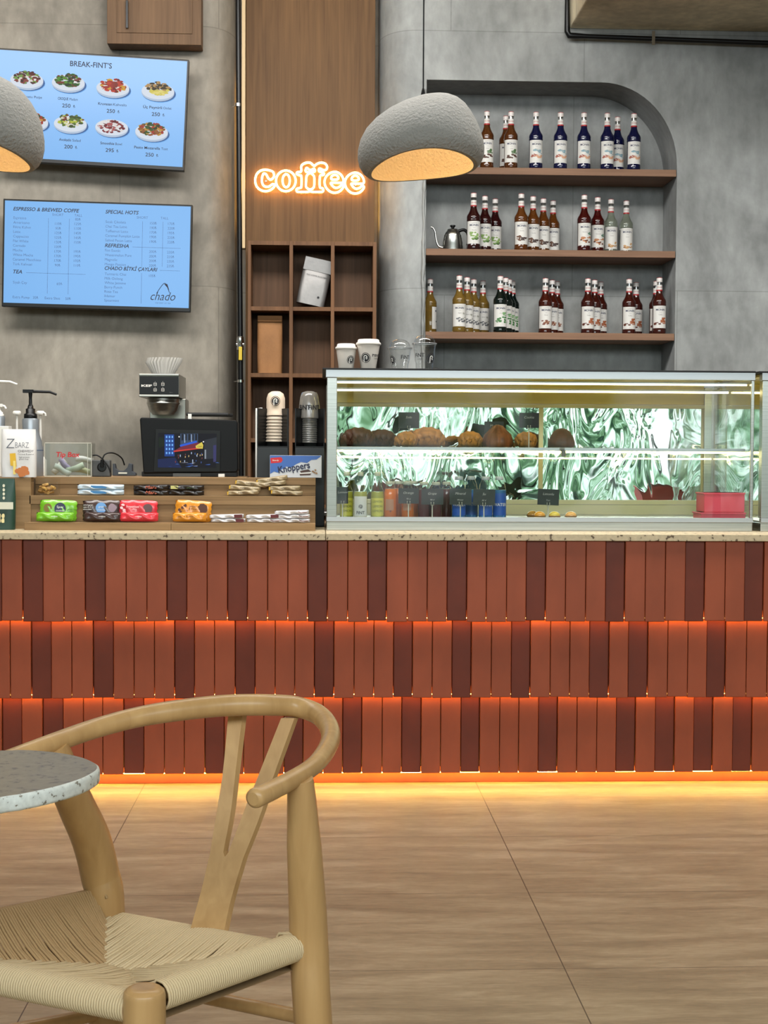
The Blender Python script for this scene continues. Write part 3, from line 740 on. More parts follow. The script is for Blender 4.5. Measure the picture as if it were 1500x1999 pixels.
# wall cabinet
a = at(209, 0, 7.72); b = at(393, 88, 7.72)
cb = thing('wall_cabinet', 'small oak wall cabinet with black handle above the upper menu screen', 'cabinet', (a.x, 7.78, b.z))
WCAB = wood_mat('oak_cabinet', (112, 86, 62), (88, 66, 46), 'Z', .5)
MB().use(WCAB).box(a.x, b.x, 7.72, 7.84, b.z, b.z+.75).build('body', cb, bevel=.002)
d = MB().use(WCAB).box(a.x+.05, b.x-.045, 7.715, 7.722, b.z+.055, b.z+.70).build('door', cb, bevel=.0015)
hp = at(248, 28, 7.7)
MB().use(BLACK).box(hp.x-.006, hp.x+.006, 7.695, 7.703, hp.z-.07, hp.z+.07).box(hp.x-.005, hp.x+.005, 7.70, 7.716, hp.z-.06, hp.z-.05).box(hp.x-.005, hp.x+.005, 7.70, 7.716, hp.z+.05, hp.z+.06).build('handle', d, bevel=.001)
# ================================================================ menu screens
SCRB = M('lit_screen_blue', (120, 180, 236), .25, emit=.95, ecol=(120, 180, 240), spec=.25)
SCRB.node_tree.nodes['Principled BSDF'].inputs['Base Color'].default_value = (.01, .01, .012, 1)
TXT = M('screen_lettering', (16, 22, 44), .6)
TXT2 = M('screen_lettering_pale', (66, 96, 140), .6)
def lit(col, e=.8):
    key = ('lit', col, e)
    if key not in _mc:
        m = M('lit_%d_%d_%d' % col, col, .4, emit=e, spec=.1); m.node_tree.nodes['Principled BSDF'].inputs['Base Color'].default_value = (.01, .01, .01, 1); _mc[key] = m
    return _mc[key]
def plate(m, cx, cz, s, kind):
    """a plated dish, drawn on the screen"""
    y = -.0270
    m.use(lit((70, 120, 190), .6)).disc(cx+.03*s, cz-.07*s, .52*s, .26*s, y, 24)
    m.use(lit((190, 210, 235), .8)).disc(cx, cz-.05*s, .50*s, .26*s, y-.0002, 28)
    m.use(lit((226, 234, 246), .85)).disc(cx, cz-.01*s, .50*s, .24*s, y-.0004, 28)
    pal = {
     'beans': [(92, 26, 24), (60, 20, 20), (140, 60, 50), (120, 160, 70), (235, 225, 215)],
     'croque': [(40, 90, 30), (90, 150, 40), (25, 50, 25), (70, 110, 40), (120, 50, 30)],
     'croissant': [(170, 40, 28), (200, 60, 34), (120, 24, 22), (220, 170, 50), (240, 230, 220)],
     'omelet': [(226, 210, 90), (205, 200, 110), (240, 225, 130), (60, 50, 26), (190, 150, 90)],
     'avocado': [(190, 200, 60), (90, 120, 40), (120, 50, 30), (230, 225, 200), (60, 80, 30)],
     'smoothie': [(130, 30, 40), (236, 228, 225), (180, 90, 90), (100, 20, 30), (240, 240, 240)],
     'toast': [(60, 90, 30), (150, 90, 40), (200, 150, 60), (40, 60, 24), (170, 50, 30)]}[kind]
    rnd = random.Random(kind)
    for i in range(90):
        a = rnd.uniform(0, 2*PI); q = rnd.random()**.5
        px = cx+.36*s*q*math.cos(a); pz_ = cz+.03*s+.19*s*q*math.sin(a)+(.045*s if kind != 'smoothie' else -.01*s)
        c = pal[rnd.randrange(len(pal))]
        if kind == 'omelet': c = pal[rnd.randrange(3)] if pz_ < cz+.04*s else pal[3+rnd.randrange(2)]
        m.use(lit(c, .8)).disc(px, pz_, s*rnd.uniform(.04, .09), s*rnd.uniform(.025, .05), y-.0006-i*.00002, 7, .3)
    if kind in ('croque', 'beans'):
        m.use(lit((240, 238, 236), .85)).disc(cx+.24*s, cz+.06*s, .13*s, .08*s, y-.0018, 16); m.use(lit((110, 40, 34), .8)).disc(cx+.24*s, cz+.08*s, .08*s, .035*s, y-.002, 12)
    if kind == 'avocado':
        for dx, dz in ((-.12, .04), (.02, -.06)):
            m.use(lit((240, 238, 230), .85)).disc(cx+dx*s, cz+dz*s, .09*s, .055*s, y-.0018, 14); m.use(lit((210, 200, 90), .8)).disc(cx+dx*s, cz+dz*s, .04*s, .025*s, y-.002, 10)
    if kind == 'croissant':
        for i in range(5): m.use(lit((185-12*i, 45, 30), .8)).disc(cx-.1*s+.05*s*i, cz+.10*s, .05*s, .10*s, y-.0018-i*.0001, 12)
def screen(name, label, cx, cy, w, h, roll, yaw, draw):
    c = at(cx, cy, 7.70)
    r = thing(name, label, 'screen', c); r.rotation_euler = (0, roll, yaw)
    MB().use(BLACK).box(-w/2, w/2, -.02, .02, -h/2, h/2).build('housing', r, bevel=.003, local=True)
    MB().use(BLACKM).box(-.12, .12, .018, .144, -.12, .12).build('wall_bracket', r, local=True)
    iw, ih = w/2-.009, h/2
    p = MB().use(SCRB).box(-iw, iw, -.0215, -.0195, -ih+.020, ih-.009).build('display', r, local=True)
    m = MB(); draw(m, -iw, iw, -ih+.020, ih-.009); m.build('menu_graphics', p, local=True)
    return r
def menu_a(m, x0, x1, z0, z1):
    W = x1-x0; H = z1-z0
    def P(u, v): return x0+W*u, z1-H*v
    x, z = P(.49, .112); m.use(TXT).text('BREAK-FINT\u2019S', x, z, -.0225, .038, 'C', .012, width=W*.222)
    rows_ = [[(.155, .27, 'beans', None, 'Ispanak Tostu Po\u015fe', None), (.375, .27, 'croque', 'CROQUE', 'Madam', '250'), (.612, .295, 'croissant', 'Kruvasan', 'Kahvalt\u0131', '250'), (.852, .30, 'omelet', '\u00dc\u00e7 Peynirli', 'Omlet', '250')],
             [(.19, .66, 'toast', None, 'Scramble', None), (.395, .655, 'avocado', 'Avokado', 'Salad', '200'), (.615, .665, 'smoothie', 'Smoothie', 'Bowl', '295'), (.828, .685, 'toast', 'Pesto Mozarella', 'Tost', '250')]]
    for rw in rows_:
        for u, v, kind, a, b, pr in rw:
            x, z = P(u, v); plate(m, x, z, W*.175, kind)
            zt_ = z-H*.165
            if a:
                t = a+' '; wa = W*.0092*len(a); wb = W*.0088*len(b)
                m.use(TXT).text(a, x-(wa+wb)/2-.003, zt_, -.0225, .019, 'L', .014, width=wa)
                m.use(TXT).text(b, x-(wa+wb)/2+wa+.003, zt_, -.0225, .018, 'L', 0, width=wb)
                m.use(TXT).text(pr, x-.006, zt_-.037, -.0225, .027, 'C', .012, width=W*.044)
                m.use(TXT).text('\u20ba', x+W*.030, zt_-.037, -.0225, .021, 'L', 0)
            else:
                m.use(TXT).text(b, x, zt_, -.0225, .017, 'C', .004, width=W*.0092*len(b))
def menu_b(m, x0, x1, z0, z1):
    W = x1-x0; H = z1-z0
    def P(u, v): return x0+W*u, z1-H*v
    def hd(t, u, v, w): x, z = P(u, v); m.use(TXT).text(t, x, z, -.0225, .026, 'L', .018, .25, width=W*w)
    hd('ESPRESSO & BREWED COFFE', .045, .095, .355); hd('SPECIAL HOTS', .54, .095, .18); hd('REFRESHA', .54, .425, .13); hd('CHADO B\u0130TK\u0130 \u00c7AYLARI', .542, .648, .285); hd('TEA', .05, .71, .048)
    def lt(t, u, v, al='L', sz=.0185): x, z = P(u, v); m.use(TXT2).text(t, x, z, -.0225, sz, al)
    for u in (.285, .74): lt('SHORT', u, .135, 'C', .018)
    for u in (.395, .86): lt('TALL', u, .135, 'C', .018)
    L_ = ['Espresso', 'Americano', 'Filtre Kahve', 'Latte', 'Cappucino', 'Flat White', 'Cortado', 'Mocha', 'White Mocha', 'Caramel Macchiato', 'T\u00fcrk Kahvesi']
    s_ = ['', '110', '95', '125', '125', '130', '100', '170', '170', '170', '90']; t_ = ['85', '125', '110', '145', '145', '150', '', '195', '195', '195', '110']
    for i, t in enumerate(L_):
        v = .178+i*.0452; lt(t, .047, v)
        if s_[i]: lt(s_[i]+'\u20ba', .288, v, 'C')
        if t_[i]: lt(t_[i]+'\u20ba', .393, v-.004, 'C')
    for i, (t, a, b) in enumerate([('S\u0131cak \u00c7ikolata', '150', '170'), ('Chai Tea Latte', '190', '220'), ('Toffeenut Latte', '170', '195'), ('Caramel Pumpkin Latte', '190', '220'), ('Salted Pecan Latte', '190', '220')]):
        v = .188+i*.0452; lt(t, .542, v); lt(a+'\u20ba', .80, v, 'C'); lt(b+'\u20ba', .897, v, 'C')
    for i, (t, a, b) in enumerate([('Fint Exotic', '200', '235'), ('Watermelon Pure', '200', '235'), ('Magnolic', '200', '235'), ('Mango Passion', '200', '235')]):
        v = .468+i*.0452; lt(t, .542, v); lt(a+'\u20ba', .80, v, 'C'); lt(b+'\u20ba', .897, v, 'C')
    for i, t in enumerate(['Turmeric Chai', 'Milk Oolong', 'White Jasmine', 'Berry Punch', 'Rose Tea', 'Ihlamur', 'Spearmint']): lt(t, .543, .70+i*.0432)
    lt('105\u20ba', .80, .705, 'C'); lt('Siyah \u00c7ay', .05, .81); lt('65\u20ba', .30, .812, 'C'); lt('Extra Pump   35\u20ba      Extra Shot     50\u20ba', .05, .955)
    m.use(TXT2)
    def ln(u0, v0, u1, v1, w=.0016):
        a = P(u0, v0); b = P(u1, v1)
        if abs(u0-u1) < 1e-6: m.quad(a[0]-w/2, a[0]+w/2, b[1], a[1], -.0225)
        else: m.quad(a[0], b[0], a[1]-w/2, a[1]+w/2, -.0225)
    ln(.235, .16, .235, .90); ln(.347, .16, .347, .90); ln(.742, .16, .742, .61); ln(.852, .16, .852, .60); ln(.742, .67, .742, .97)
    ln(.12, .70, .44, .70); ln(.69, .415, .95, .415); ln(.84, .637, .95, .637)
    # leaf emblem and lettering of the tea maker
    m.use(TXT)
    x, z = P(.86, .95); m.text('chado', x, z+.01, -.0225, .062, 'C', -.004, .35, width=W*.135)
    pts = smooth_path([(x-W*.035, -.0225, z+.045), (x-W*.005, -.0225, z+.088), (x+W*.012, -.0225, z+.096), (x+W*.028, -.0225, z+.066), (x+W*.034, -.0225, z+.05)], 6)
    m.tube(pts, .0015, 6, flat=1); m.poly([(x+W*.004, z+.094), (x+W*.022, z+.094), (x+W*.034, z+.060), (x+W*.026, z+.072)], -.0225)
    m.use(TXT2).text('THE WAY OF TEA', x, z-.008, -.0225, .010, 'C')
screen('menu_screen', 'wall menu screen showing eight plated breakfasts on light blue, the upper of two', 179, 216, .972, .566, math.radians(2.6), math.radians(0), menu_a)
screen('menu_screen', 'wall menu screen listing coffee and tea prices, the lower of two', 191, 500, .962, .548, math.radians(1.2), math.radians(0), menu_b)

# ================================================================ neon sign
NEON = M('neon_tube', (255, 236, 196), .4, emit=24, ecol=(255, 192, 104))
NY = 7.972
def npt(x, y): p = at(485+x/6.25, 305+y/6.25, NY); return (p.x, NY, p.z)
sign = thing('neon_sign', 'glowing warm white outlined neon word sign on the oak panel', 'sign', at(605, 350, 7.98))
cpath = [(300,190),(258,172),(205,164),(150,176),(105,215),(85,275),(90,340),(120,390),(170,420),(225,425),(280,405),(318,368),(318,345),(298,340),(275,355),(250,370),(212,372),(180,350),(166,310),(168,260),(183,215),(205,212),(222,228),(243,268),(270,285),(298,270),(315,235)]
def ell(cx, cy, rx, ry, n=22): return [(cx+rx*math.cos(2*PI*k/n), cy+ry*math.sin(2*PI*k/n)) for k in range(n)]
ff = [(590,425),(592,398),(632,385),(648,365),(648,245),(625,232),(590,215),(600,194),(636,190),(648,172),(645,128),(665,98),(710,78),(755,80),(788,105),(806,118),(840,92),(888,78),(938,90),(962,125),(952,162),(920,170),(892,158),(866,150),(862,182),(900,195),(925,210),(912,230),(875,242),(872,372),(905,390),(915,418),(895,434),(790,434),(752,428),(715,434),(612,434)]
ffin = [(712,240),(754,205),(800,240),(806,300),(800,375),(756,405),(706,375),(706,300)]
ftop = [(700,184),(712,140),(740,162),(775,165),(800,150),(812,184),(754,196)]
epath = [(1158,318),(1155,265),(1120,215),(1065,190),(1005,202),(952,245),(930,310),(945,375),(990,425),(1050,445),(1110,430),(1152,390),(1160,358),(1135,352),(1110,375),(1070,385),(1038,372),(1015,345),(1008,325),(1050,322),(1110,324)]
eins = [(1012,275),(1020,243),(1055,225),(1088,240),(1100,265),(1085,282),(1040,286)]
for nm, paths in (('letter_c', [cpath]), ('letter_o', [ell(458, 300, 120, 126), ell(462, 298, 44, 80)]), ('letter_f', [ff, ffin, ftop]), ('letter_e', [epath, eins]), ('letter_e', [[(x+250, y+10) for x, y in epath], [(x+250, y+10) for x, y in eins]])):
    m = MB().use(NEON)
    for p in paths: m.tube(smooth_path([npt(*q) for q in p], 4, True), .0052, 8, closed=True)
    m.build(nm, sign)
hull = [(60, 290), (75, 200), (130, 140), (210, 130), (300, 150), (400, 135), (520, 145), (590, 165), (620, 100), (690, 50), (790, 60), (900, 50), (985, 90), (990, 170), (1060, 155), (1140, 180), (1190, 200), (1290, 165), (1390, 200), (1440, 290), (1430, 400), (1350, 480), (1240, 475), (1120, 470), (1000, 475), (900, 462), (600, 462), (450, 462), (330, 440), (200, 455), (110, 420)]
hp_ = [npt(*q) for q in hull]
MB().use(ACRYL).prism([(p[0], p[2]) for p in hp_], 7.980, 7.984).build('backing_plate', sign)
MB().use(CHROME).tube([(npt(215, 300)[0], 7.976, npt(215, 300)[2]), (npt(215, 300)[0], 8.0, npt(215, 300)[2])], .005, 10).tube([(npt(1310, 350)[0], 7.976, npt(1310, 350)[2]), (npt(1310, 350)[0], 8.0, npt(1310, 350)[2])], .005, 10).build('stand_off', sign)

# ================================================================ cubby shelf
CY = 7.74
def zy(y, Y=CY, x=600): return at(x, y, Y).z
def xx(x, Y=CY, y=600): return at(x, y, Y).x
cub = thing('cubby_shelf', 'tall walnut pigeonhole shelf of square compartments below the glowing sign', 'shelf', (xx(609), 7.87, .92))
vx = [(484, 490), (565, 572), (646, 653), (728, 735)]
hz = [(471, 479), (599, 607), (729, 737), (856, 864)]
ztop = zy(471)
m = MB().use(WCUB)
for i, (a, b) in enumerate(vx): 
    MB().use(WCUB).box(xx(a), xx(b), CY, 7.99, .926, ztop).build('side_panel' if i in (0, 3) else 'divider', cub, bevel=.0012)
for i, (a, b) in enumerate(hz+[(986, 992)]):
    for j in range(3):
        zb_ = zy(b); 
        MB().use(WCUB).box(xx(vx[j][1]), xx(vx[j+1][0]), CY+.0005, 7.99, zy(b), zy(a)).build('shelf_board', cub, bevel=.001)
MB().use(wood_mat('walnut_back', (112, 84, 64), (88, 66, 50), 'Z', .55)).box(xx(484), xx(735), 7.982, 7.995, .926, ztop).build('back_panel', cub)
# foil coffee pouch leaning in the middle compartment
FOIL = M('grey_foil', (128, 126, 124), .42, .4, bump=((26, 8, 18), .35, .006))
g = thing('coffee_pouch', 'grey foil coffee pouch leaning in the top middle compartment', 'coffee bag', (xx(605), 7.84, zy(599)+.018)); g.rotation_euler = (0, math.radians(12), 0)
def bag(m, w, h, d, top=.02, n=14):
    vs = []; seg = 20
    for i in range(n+1):
        t = i/n; dd = d/2*(1-t**2.2)+.0015; ww = w/2*(1+.03*math.sin(PI*t))
        for k in range(seg):
            a = 2*PI*k/seg; c_, s_ = math.cos(a), math.sin(a)
            vs.append((ww*(abs(c_)**.35)*(1 if c_ > 0 else -1), dd*(abs(s_)**.6)*(1 if s_ > 0 else -1)+.002*math.sin(7*t+3*c_), h*t))
    fs = [(i*seg+k, i*seg+(k+1) % seg, (i+1)*seg+(k+1) % seg, (i+1)*seg+k) for i in range(n) for k in range(seg)]
    m.add(vs, fs, True); m.add(vs[:seg], [tuple(range(seg))[::-1]], False); m.add(vs[-seg:], [tuple(range(seg))], False); return m
bag(MB().use(FOIL), .148, .245, .085).build('pouch', g, local=True)
MB().use(FOIL).box(-.075, .075, -.026, -.020, .176, .246).build('top_flap', g, local=True, bevel=.002)
MB().use(INK).text('FINT COFFEE ROASTERY', -.05, .150, -.036, .010, 'L').disc(.035, .045, .006, .006, -.0445, 10).build('lettering', g, local=True)
KRAFT = M('kraft_paper', (146, 102, 62), .8, bump=((22, 22, 14), .6, .01), var=((10, 10, 8), .85, 4))
g = thing('kraft_bag', 'brown kraft paper coffee bag standing in the left second compartment', 'coffee bag', (xx(526), 7.84, zy(729)+.004))
bag(MB().use(KRAFT), .130, .300, .085).build('bag', g, local=True)
MB().use(KRAFT).box(-.064, .064, -.018, -.010, .278, .302).box(-.064, .064, -.022, -.014, .270, .282).build('folded_top', g, local=True, bevel=.002)

# ================================================================ niche shelves and bottles
zsh = []
for i, (ya, yb, lab) in enumerate([(328.5, 342, 'walnut shelf board in the arched niche, the topmost of three'), (488, 501, 'walnut shelf board in the arched niche, the middle one of three'), (649.5, 663, 'walnut shelf board in the arched niche, the lowest of three')]):
    za = at(1100, ya, YW).z; zb_ = at(1100, yb, YW).z
    tag(MB().use(WSHELF).box(nxl+.001, nxr-.003, YW, YW+ND-.001, zb_, za).build('niche_shelf', bevel=.0015), lab, 'shelf'); zsh.append(za)
def liq(name, col, trans=.35, rough=.06):
    m = M(name, col, rough, trans=trans, spec=.6); m.node_tree.nodes['Principled BSDF'].inputs['IOR'].default_value = 1.45; return m
LAB = M('bottle_label', (205, 203, 198), .6); CAPM = M('bottle_cap', (206, 200, 196), .4); RED = M('label_red', (160, 36, 40), .5); NAVY = M('label_navy', (34, 38, 70), .5)
GN = glass_mat('neck_glass', (.75, .74, .72), .9, .08)
def bottle_parts(root, col, art, trans=.35, turn=0.0):
    prof = [(.030, 0), (.0355, .003), (.0362, .008), (.0362, .024), (.0352, .028), (.0352, .150), (.0368, .153), (.0372, .158), (.0360, .162), (.0368, .166), (.0366, .174), (.0345, .182), (.028, .192), (.0215, .205), (.0175, .218), (.0150, .232), (.0142, .245), (.0140, .262)]
    MB().use(liq('syrup_%d_%d_%d' % col, col, trans)).lathe(prof, seg=28).build('glass_body', root, local=True)
    MB().use(GN).lathe([(.0138, .262), (.0136, .278)], seg=20, cap=(False, False)).build('bottle_neck', root, local=True)
    MB().use(CAPM).lathe([(.0155, .277), (.0158, .279), (.0158, .296), (.0150, .2985)], seg=22).use(RED).lathe([(.0150, .2986), (.0146, .301)], seg=22).build('cap', root, local=True)
    n_ = MB().use(LAB).lathe([(.0162, .236), (.0152, .262)], seg=22, cap=(False, False)).use(RED).lathe([(.0176, .229), (.0163, .2365)], seg=22, cap=(False, False))
    n_.text('MONIN', 0, .246, 0, .009, 'C', 0, 0, wrap=.0164); n_.build('neck_label', root, local=True)
    rl = .0357
    l = MB().use(LAB).arc_band(rl, -1.25, 1.25, .030, .149, 14)
    l.use(NAVY).text('MONIN', 0, .1225, 0, .0150, 'C', .02, wrap=rl+.0004, width=.050)
    l.use(paint((110, 106, 104), .6)).text('LE SIROP DE', 0, .138, 0, .0055, 'C', wrap=rl+.0004).text('MONIN', 0, .112, 0, .004, 'C', wrap=rl+.0004)
    l.text(art[0], 0, .098, 0, .0085, 'C', .0, .2, wrap=rl+.0004)
    rnd = random.Random(art[0])
    for c, (a0, a1), (z0_, z1_), k in art[1]:
        l.use(paint(c, .6))
        for i in range(k):
            a = rnd.uniform(a0, a1); z = rnd.uniform(z0_, z1_); q = rnd.uniform(.0035, .0065); seg = 7
            l.add([((rl+.0005+i*.00002)*math.sin(a+q*1.5/rl*math.cos(2*PI*j/seg)), -(rl+.0005+i*.00002)*math.cos(a+q*1.5/rl*math.cos(2*PI*j/seg)), z+q*math.sin(2*PI*j/seg)*rnd.uniform(.6, 1)) for j in range(seg)], [tuple(range(seg))], False)
    l.use(paint((150, 146, 142), .6)).text('70 cl', 0, .036, 0, .006, 'C', wrap=rl+.0004)
    l.build('label', root, local=True)
ART = {
 'herb': ('Chai', [((70, 100, 60), (.1, .9), (.075, .105), 9), ((70, 40, 26), (-.6, .8), (.052, .070), 12)]),
 'blue': ('Iced', [((120, 150, 160), (-.7, .9), (.078, .10), 8), ((196, 150, 120), (-.3, .9), (.056, .070), 10), ((150, 84, 70), (-.8, .1), (.060, .075), 6)]),
 'green': ('Menthe', [((120, 150, 80), (-.6, .9), (.056, .092), 12), ((60, 90, 40), (-.2, .7), (.050, .064), 8)]),
 'vanilla': ('Vanille', [((90, 56, 36), (-.8, -.2), (.05, .085), 8), ((60, 44, 40), (-.1, .9), (.052, .066), 9)]),
 'brown': ('Noisette', [((170, 110, 66), (-.6, .9), (.048, .075), 12), ((90, 50, 30), (-.8, .8), (.046, .062), 8), ((70, 110, 90), (.3, .9), (.085, .10), 3)]),
 'coco': ('Coco', [((180, 140, 90), (-.7, .8), (.040, .066), 12), ((120, 80, 50), (-.5, .6), (.038, .052), 6)]),
 'pale': ('Agave', [((90, 92, 96), (-.5, .9), (.054, .075), 10), ((150, 150, 140), (.3, 1.0), (.05, .11), 6)]),
 'mint': ('Mint', [((50, 110, 50), (-.8, .9), (.054, .082), 14), ((100, 150, 90), (.4, .9), (.082, .105), 4)]),
 'toffee': ('Toffee', [((150, 84, 50), (-.2, .9), (.052, .085), 14), ((90, 44, 30), (-.9, -.1), (.05, .062), 6)]),
 'nut': ('Pecan', [((110, 56, 40), (-.6, .6), (.050, .074), 12), ((190, 150, 110), (-.4, .5), (.056, .070), 5)])}
KINDS = {'herb': ((92, 50, 20), 'herb', .45), 'blue': ((14, 18, 58), 'blue', .25), 'green': ((44, 14, 14), 'green', .2), 'vanilla': ((104, 58, 22), 'vanilla', .45),
 'darkred': ((62, 14, 12), 'brown', .25), 'clear': ((168, 176, 158), 'coco', .75), 'pale': ((150, 118, 52), 'pale', .6), 'dkgreen': ((10, 22, 18), 'mint', .2), 'redbrown': ((66, 24, 14), 'nut', .25), 'toffee': ((58, 20, 14), 'toffee', .2)}
protos = {}
def bottle(kind, px, ytop, shelf, label, group, turn=0.0):
    zt_ = zsh[shelf]+.301
    dy = max(YW+.042, min(YW+ND-.045, (lambda a: a)((FPX*(zt_-HC)/(891-ytop)))))
    # depth whose projected cap height fits the photograph
    best = min((abs(at(px, ytop, YW+.042+.004*i).z-zt_), YW+.042+.004*i) for i in range(56))
    Y = best[1]; p = at(px, ytop+50, Y)
    loc = (p.x, Y, zsh[shelf])
    if kind not in protos:
        r = thing('syrup_bottle', label, 'bottle', loc, group, rotz=turn)
        c, a, t = KINDS[kind]; bottle_parts(r, c, ART[a], t); protos[kind] = r
    else: r = dup(protos[kind], loc, label, group, rotz=turn)
    return r
G1, G2, G3 = 'syrup bottles on the top niche shelf', 'syrup bottles on the middle niche shelf', 'syrup bottles on the lowest niche shelf'
bottle('herb', 951, 214.5, 0, 'amber syrup bottle half hidden behind the pendant lamp, top niche shelf', G1)
bottle('herb', 988, 227, 0, 'amber syrup bottle standing behind another amber one on the top shelf', G1)
bottle('herb', 998, 216, 0, 'amber syrup bottle in front, just left of the blue ones on the top shelf', G1)
bottle('blue', 1046.8, 217, 0, 'dark blue syrup bottle, leftmost of the blue ones on the top shelf', G1)
bottle('blue', 1094.7, 216.5, 0, 'dark blue syrup bottle, second from left of the blue ones', G1)
bottle('blue', 1140.5, 218, 0, 'dark blue syrup bottle, third from left of the blue ones', G1)
bottle('blue', 1186, 218.5, 0, 'dark blue syrup bottle with another close behind its right shoulder', G1)
bottle('blue', 1206, 229, 0, 'dark blue syrup bottle set back behind its neighbours on the top shelf', G1)
bottle('blue', 1238, 218.5, 0, 'dark blue syrup bottle at the far right end of the top shelf', G1)
bottle('green', 925, 376.8, 1, 'dark syrup bottle with green picture label, nearest of three beside the kettle', G2)
bottle('green', 947, 383, 1, 'dark syrup bottle with green picture label, middle of three beside the kettle', G2)
bottle('green', 967, 388.7, 1, 'dark syrup bottle with green picture label, rearmost of three beside the kettle', G2)
bottle('vanilla', 1018, 378.5, 1, 'amber syrup bottle, front left of the four amber ones on the middle shelf', G2)
bottle('vanilla', 1041, 383.6, 1, 'amber syrup bottle, second of the four amber ones on the middle shelf', G2)
bottle('vanilla', 1061, 388, 1, 'amber syrup bottle, third of the four amber ones on the middle shelf', G2)
bottle('vanilla', 1080, 392.4, 1, 'amber syrup bottle, rearmost right of the four amber ones on the middle shelf', G2)
bottle('darkred', 1141, 381, 1, 'dark red syrup bottle, the nearer of two on the middle shelf', G2)
bottle('darkred', 1167, 385.6, 1, 'dark red syrup bottle beside the clear ones on the middle shelf', G2)
bottle('clear', 1193, 389.4, 1, 'clear syrup bottle, left of the two clear ones', G2)
bottle('clear', 1223, 392.4, 1, 'clear syrup bottle, last at the right end of the middle shelf', G2)
bottle('pale', 840, 545, 2, 'yellow amber syrup bottle at the far left end of the lowest shelf, turned sideways', G3, 1.5)
bottle('pale', 897, 537, 2, 'pale amber syrup bottle, front of four on the lowest shelf', G3)
bottle('pale', 912, 541.7, 2, 'pale amber syrup bottle, second of four on the lowest shelf', G3)
bottle('pale', 925, 545.4, 2, 'pale amber syrup bottle, third of four on the lowest shelf', G3)
bottle('pale', 943, 548.5, 2, 'pale amber syrup bottle, rearmost of four on the lowest shelf', G3)
bottle('dkgreen', 977, 539, 2, 'near black syrup bottle with mint leaf label, front of its row of four', G3)
bottle('dkgreen', 987.5, 542.7, 2, 'near black syrup bottle with mint leaf label, second in its row of four', G3)
bottle('dkgreen', 994, 545.8, 2, 'near black syrup bottle with mint leaf label, third in its row of four', G3)
bottle('dkgreen', 1001, 551, 2, 'near black syrup bottle with mint leaf label, rearmost in its row of four', G3)
bottle('redbrown', 1065, 543.4, 2, 'red brown syrup bottle with nut label, front of its row of three', G3)
bottle('redbrown', 1078, 547, 2, 'red brown syrup bottle with nut label, middle of its row of three', G3)
bottle('redbrown', 1088, 553, 2, 'red brown syrup bottle with nut label, rearmost of its row of three', G3)
bottle('toffee', 1148, 544, 2, 'dark brown syrup bottle with toffee picture, front of its row of three', G3)
bottle('toffee', 1161, 546.8, 2, 'dark brown syrup bottle with toffee picture, middle of its row of three', G3)
bottle('toffee', 1173, 551, 2, 'dark brown syrup bottle with toffee picture, rearmost of its row of three', G3)
bottle('toffee', 1228.5, 545, 2, 'dark brown syrup bottle, front one of the pair near the right of the lowest shelf', G3)
bottle('toffee', 1242, 552, 2, 'dark brown syrup bottle, rear one of the pair near the right of the lowest shelf', G3)
bottle('toffee', 1287.5, 540, 2, 'dark brown syrup bottle, front one at the far right end of the lowest shelf', G3)
bottle('toffee', 1281, 549, 2, 'dark brown syrup bottle mostly hidden behind the last one at the far right', G3)
# gooseneck kettle
kp = at(884, 487, YW+.12); kz = zsh[1]
kt = thing('gooseneck_kettle', 'steel gooseneck kettle with black handle at the left of the middle niche shelf', 'kettle', (kp.x, YW+.12, kz))
MB().use(STEEL, True).lathe([(.056, 0), (.058, .004), (.054, .02), (.056, .024), (.052, .042), (.054, .046), (.050, .062), (.051, .066), (.046, .082), (.047, .086), (.038, .104), (.030, .112)], (kp.x, YW+.12, kz), 32).build('body', kt)
MB().use(STEEL, True).lathe([(.031, .110), (.028, .120), (.010, .124)], (kp.x, YW+.12, kz), 24).use(BLACK).lathe([(.006, .122), (.008, .128), (.016, .138), (.014, .142)], (kp.x, YW+.12, kz), 16).build('lid', kt)
MB().use(STEEL).tube(smooth_path([(kp.x-.045, YW+.12, kz+.02), (kp.x-.075, YW+.12, kz+.03), (kp.x-.088, YW+.12, kz+.06), (kp.x-.095, YW+.12, kz+.105), (kp.x-.108, YW+.12, kz+.128), (kp.x-.118, YW+.12, kz+.130)], 6), [.0075]*6+[.0055]*25, 10).build('spout', kt)
MB().use(BLACK).tube(smooth_path([(kp.x+.028, YW+.12, kz+.110), (kp.x+.060, YW+.12, kz+.118), (kp.x+.080, YW+.12, kz+.100), (kp.x+.088, YW+.12, kz+.060), (kp.x+.080, YW+.12, kz+.035)], 6), .0085, 10).build('handle', kt)
# ================================================================ stepped wooden riser on the counter
random.seed(21)
Y1, Y2, Y3 = 5.40, 5.50, 5.60
def X(px, Y, py=950): return at(px, py, Y).x
def Z(py, Y, px=400): return at(px, py, Y).z
zA = Z(1021, Y1, 300); zB = Z(968, Y2, 300); zC = Z(932, Y3, 300)
rs_ = thing('stepped_riser', 'wide oak stepped display riser on the left half of the counter', 'riser', (X(330, 5.5), 5.6, CT))
x0, x1 = X(47, Y1), X(616, Y1)
xj = X(334, Y1)
zsh1 = zA-.0012
m = MB().use(WRISE).box(x0, xj-.0005, Y1, Y1+.014, CT, zA).box(xj+.0005, x1, Y1, Y1+.014, CT, zA).build('front_lip', rs_, bevel=.001)
MB().use(WRISE).box(x0, x1, Y1+.014, Y2+.0, CT, zsh1).build('lower_step', rs_, bevel=.001)
xb0 = X(57, Y2); 
zlb = Z(985, Y2, 300)
MB().use(WRISE).box(xb0, x1, Y2+.006, Y2+.016, CT, zlb).build('riser_board', rs_, bevel=.001)
MB().use(WRISE).box(xb0, x1, Y2, Y2+.014, zlb, zB).build('middle_lip', rs_, bevel=.001)
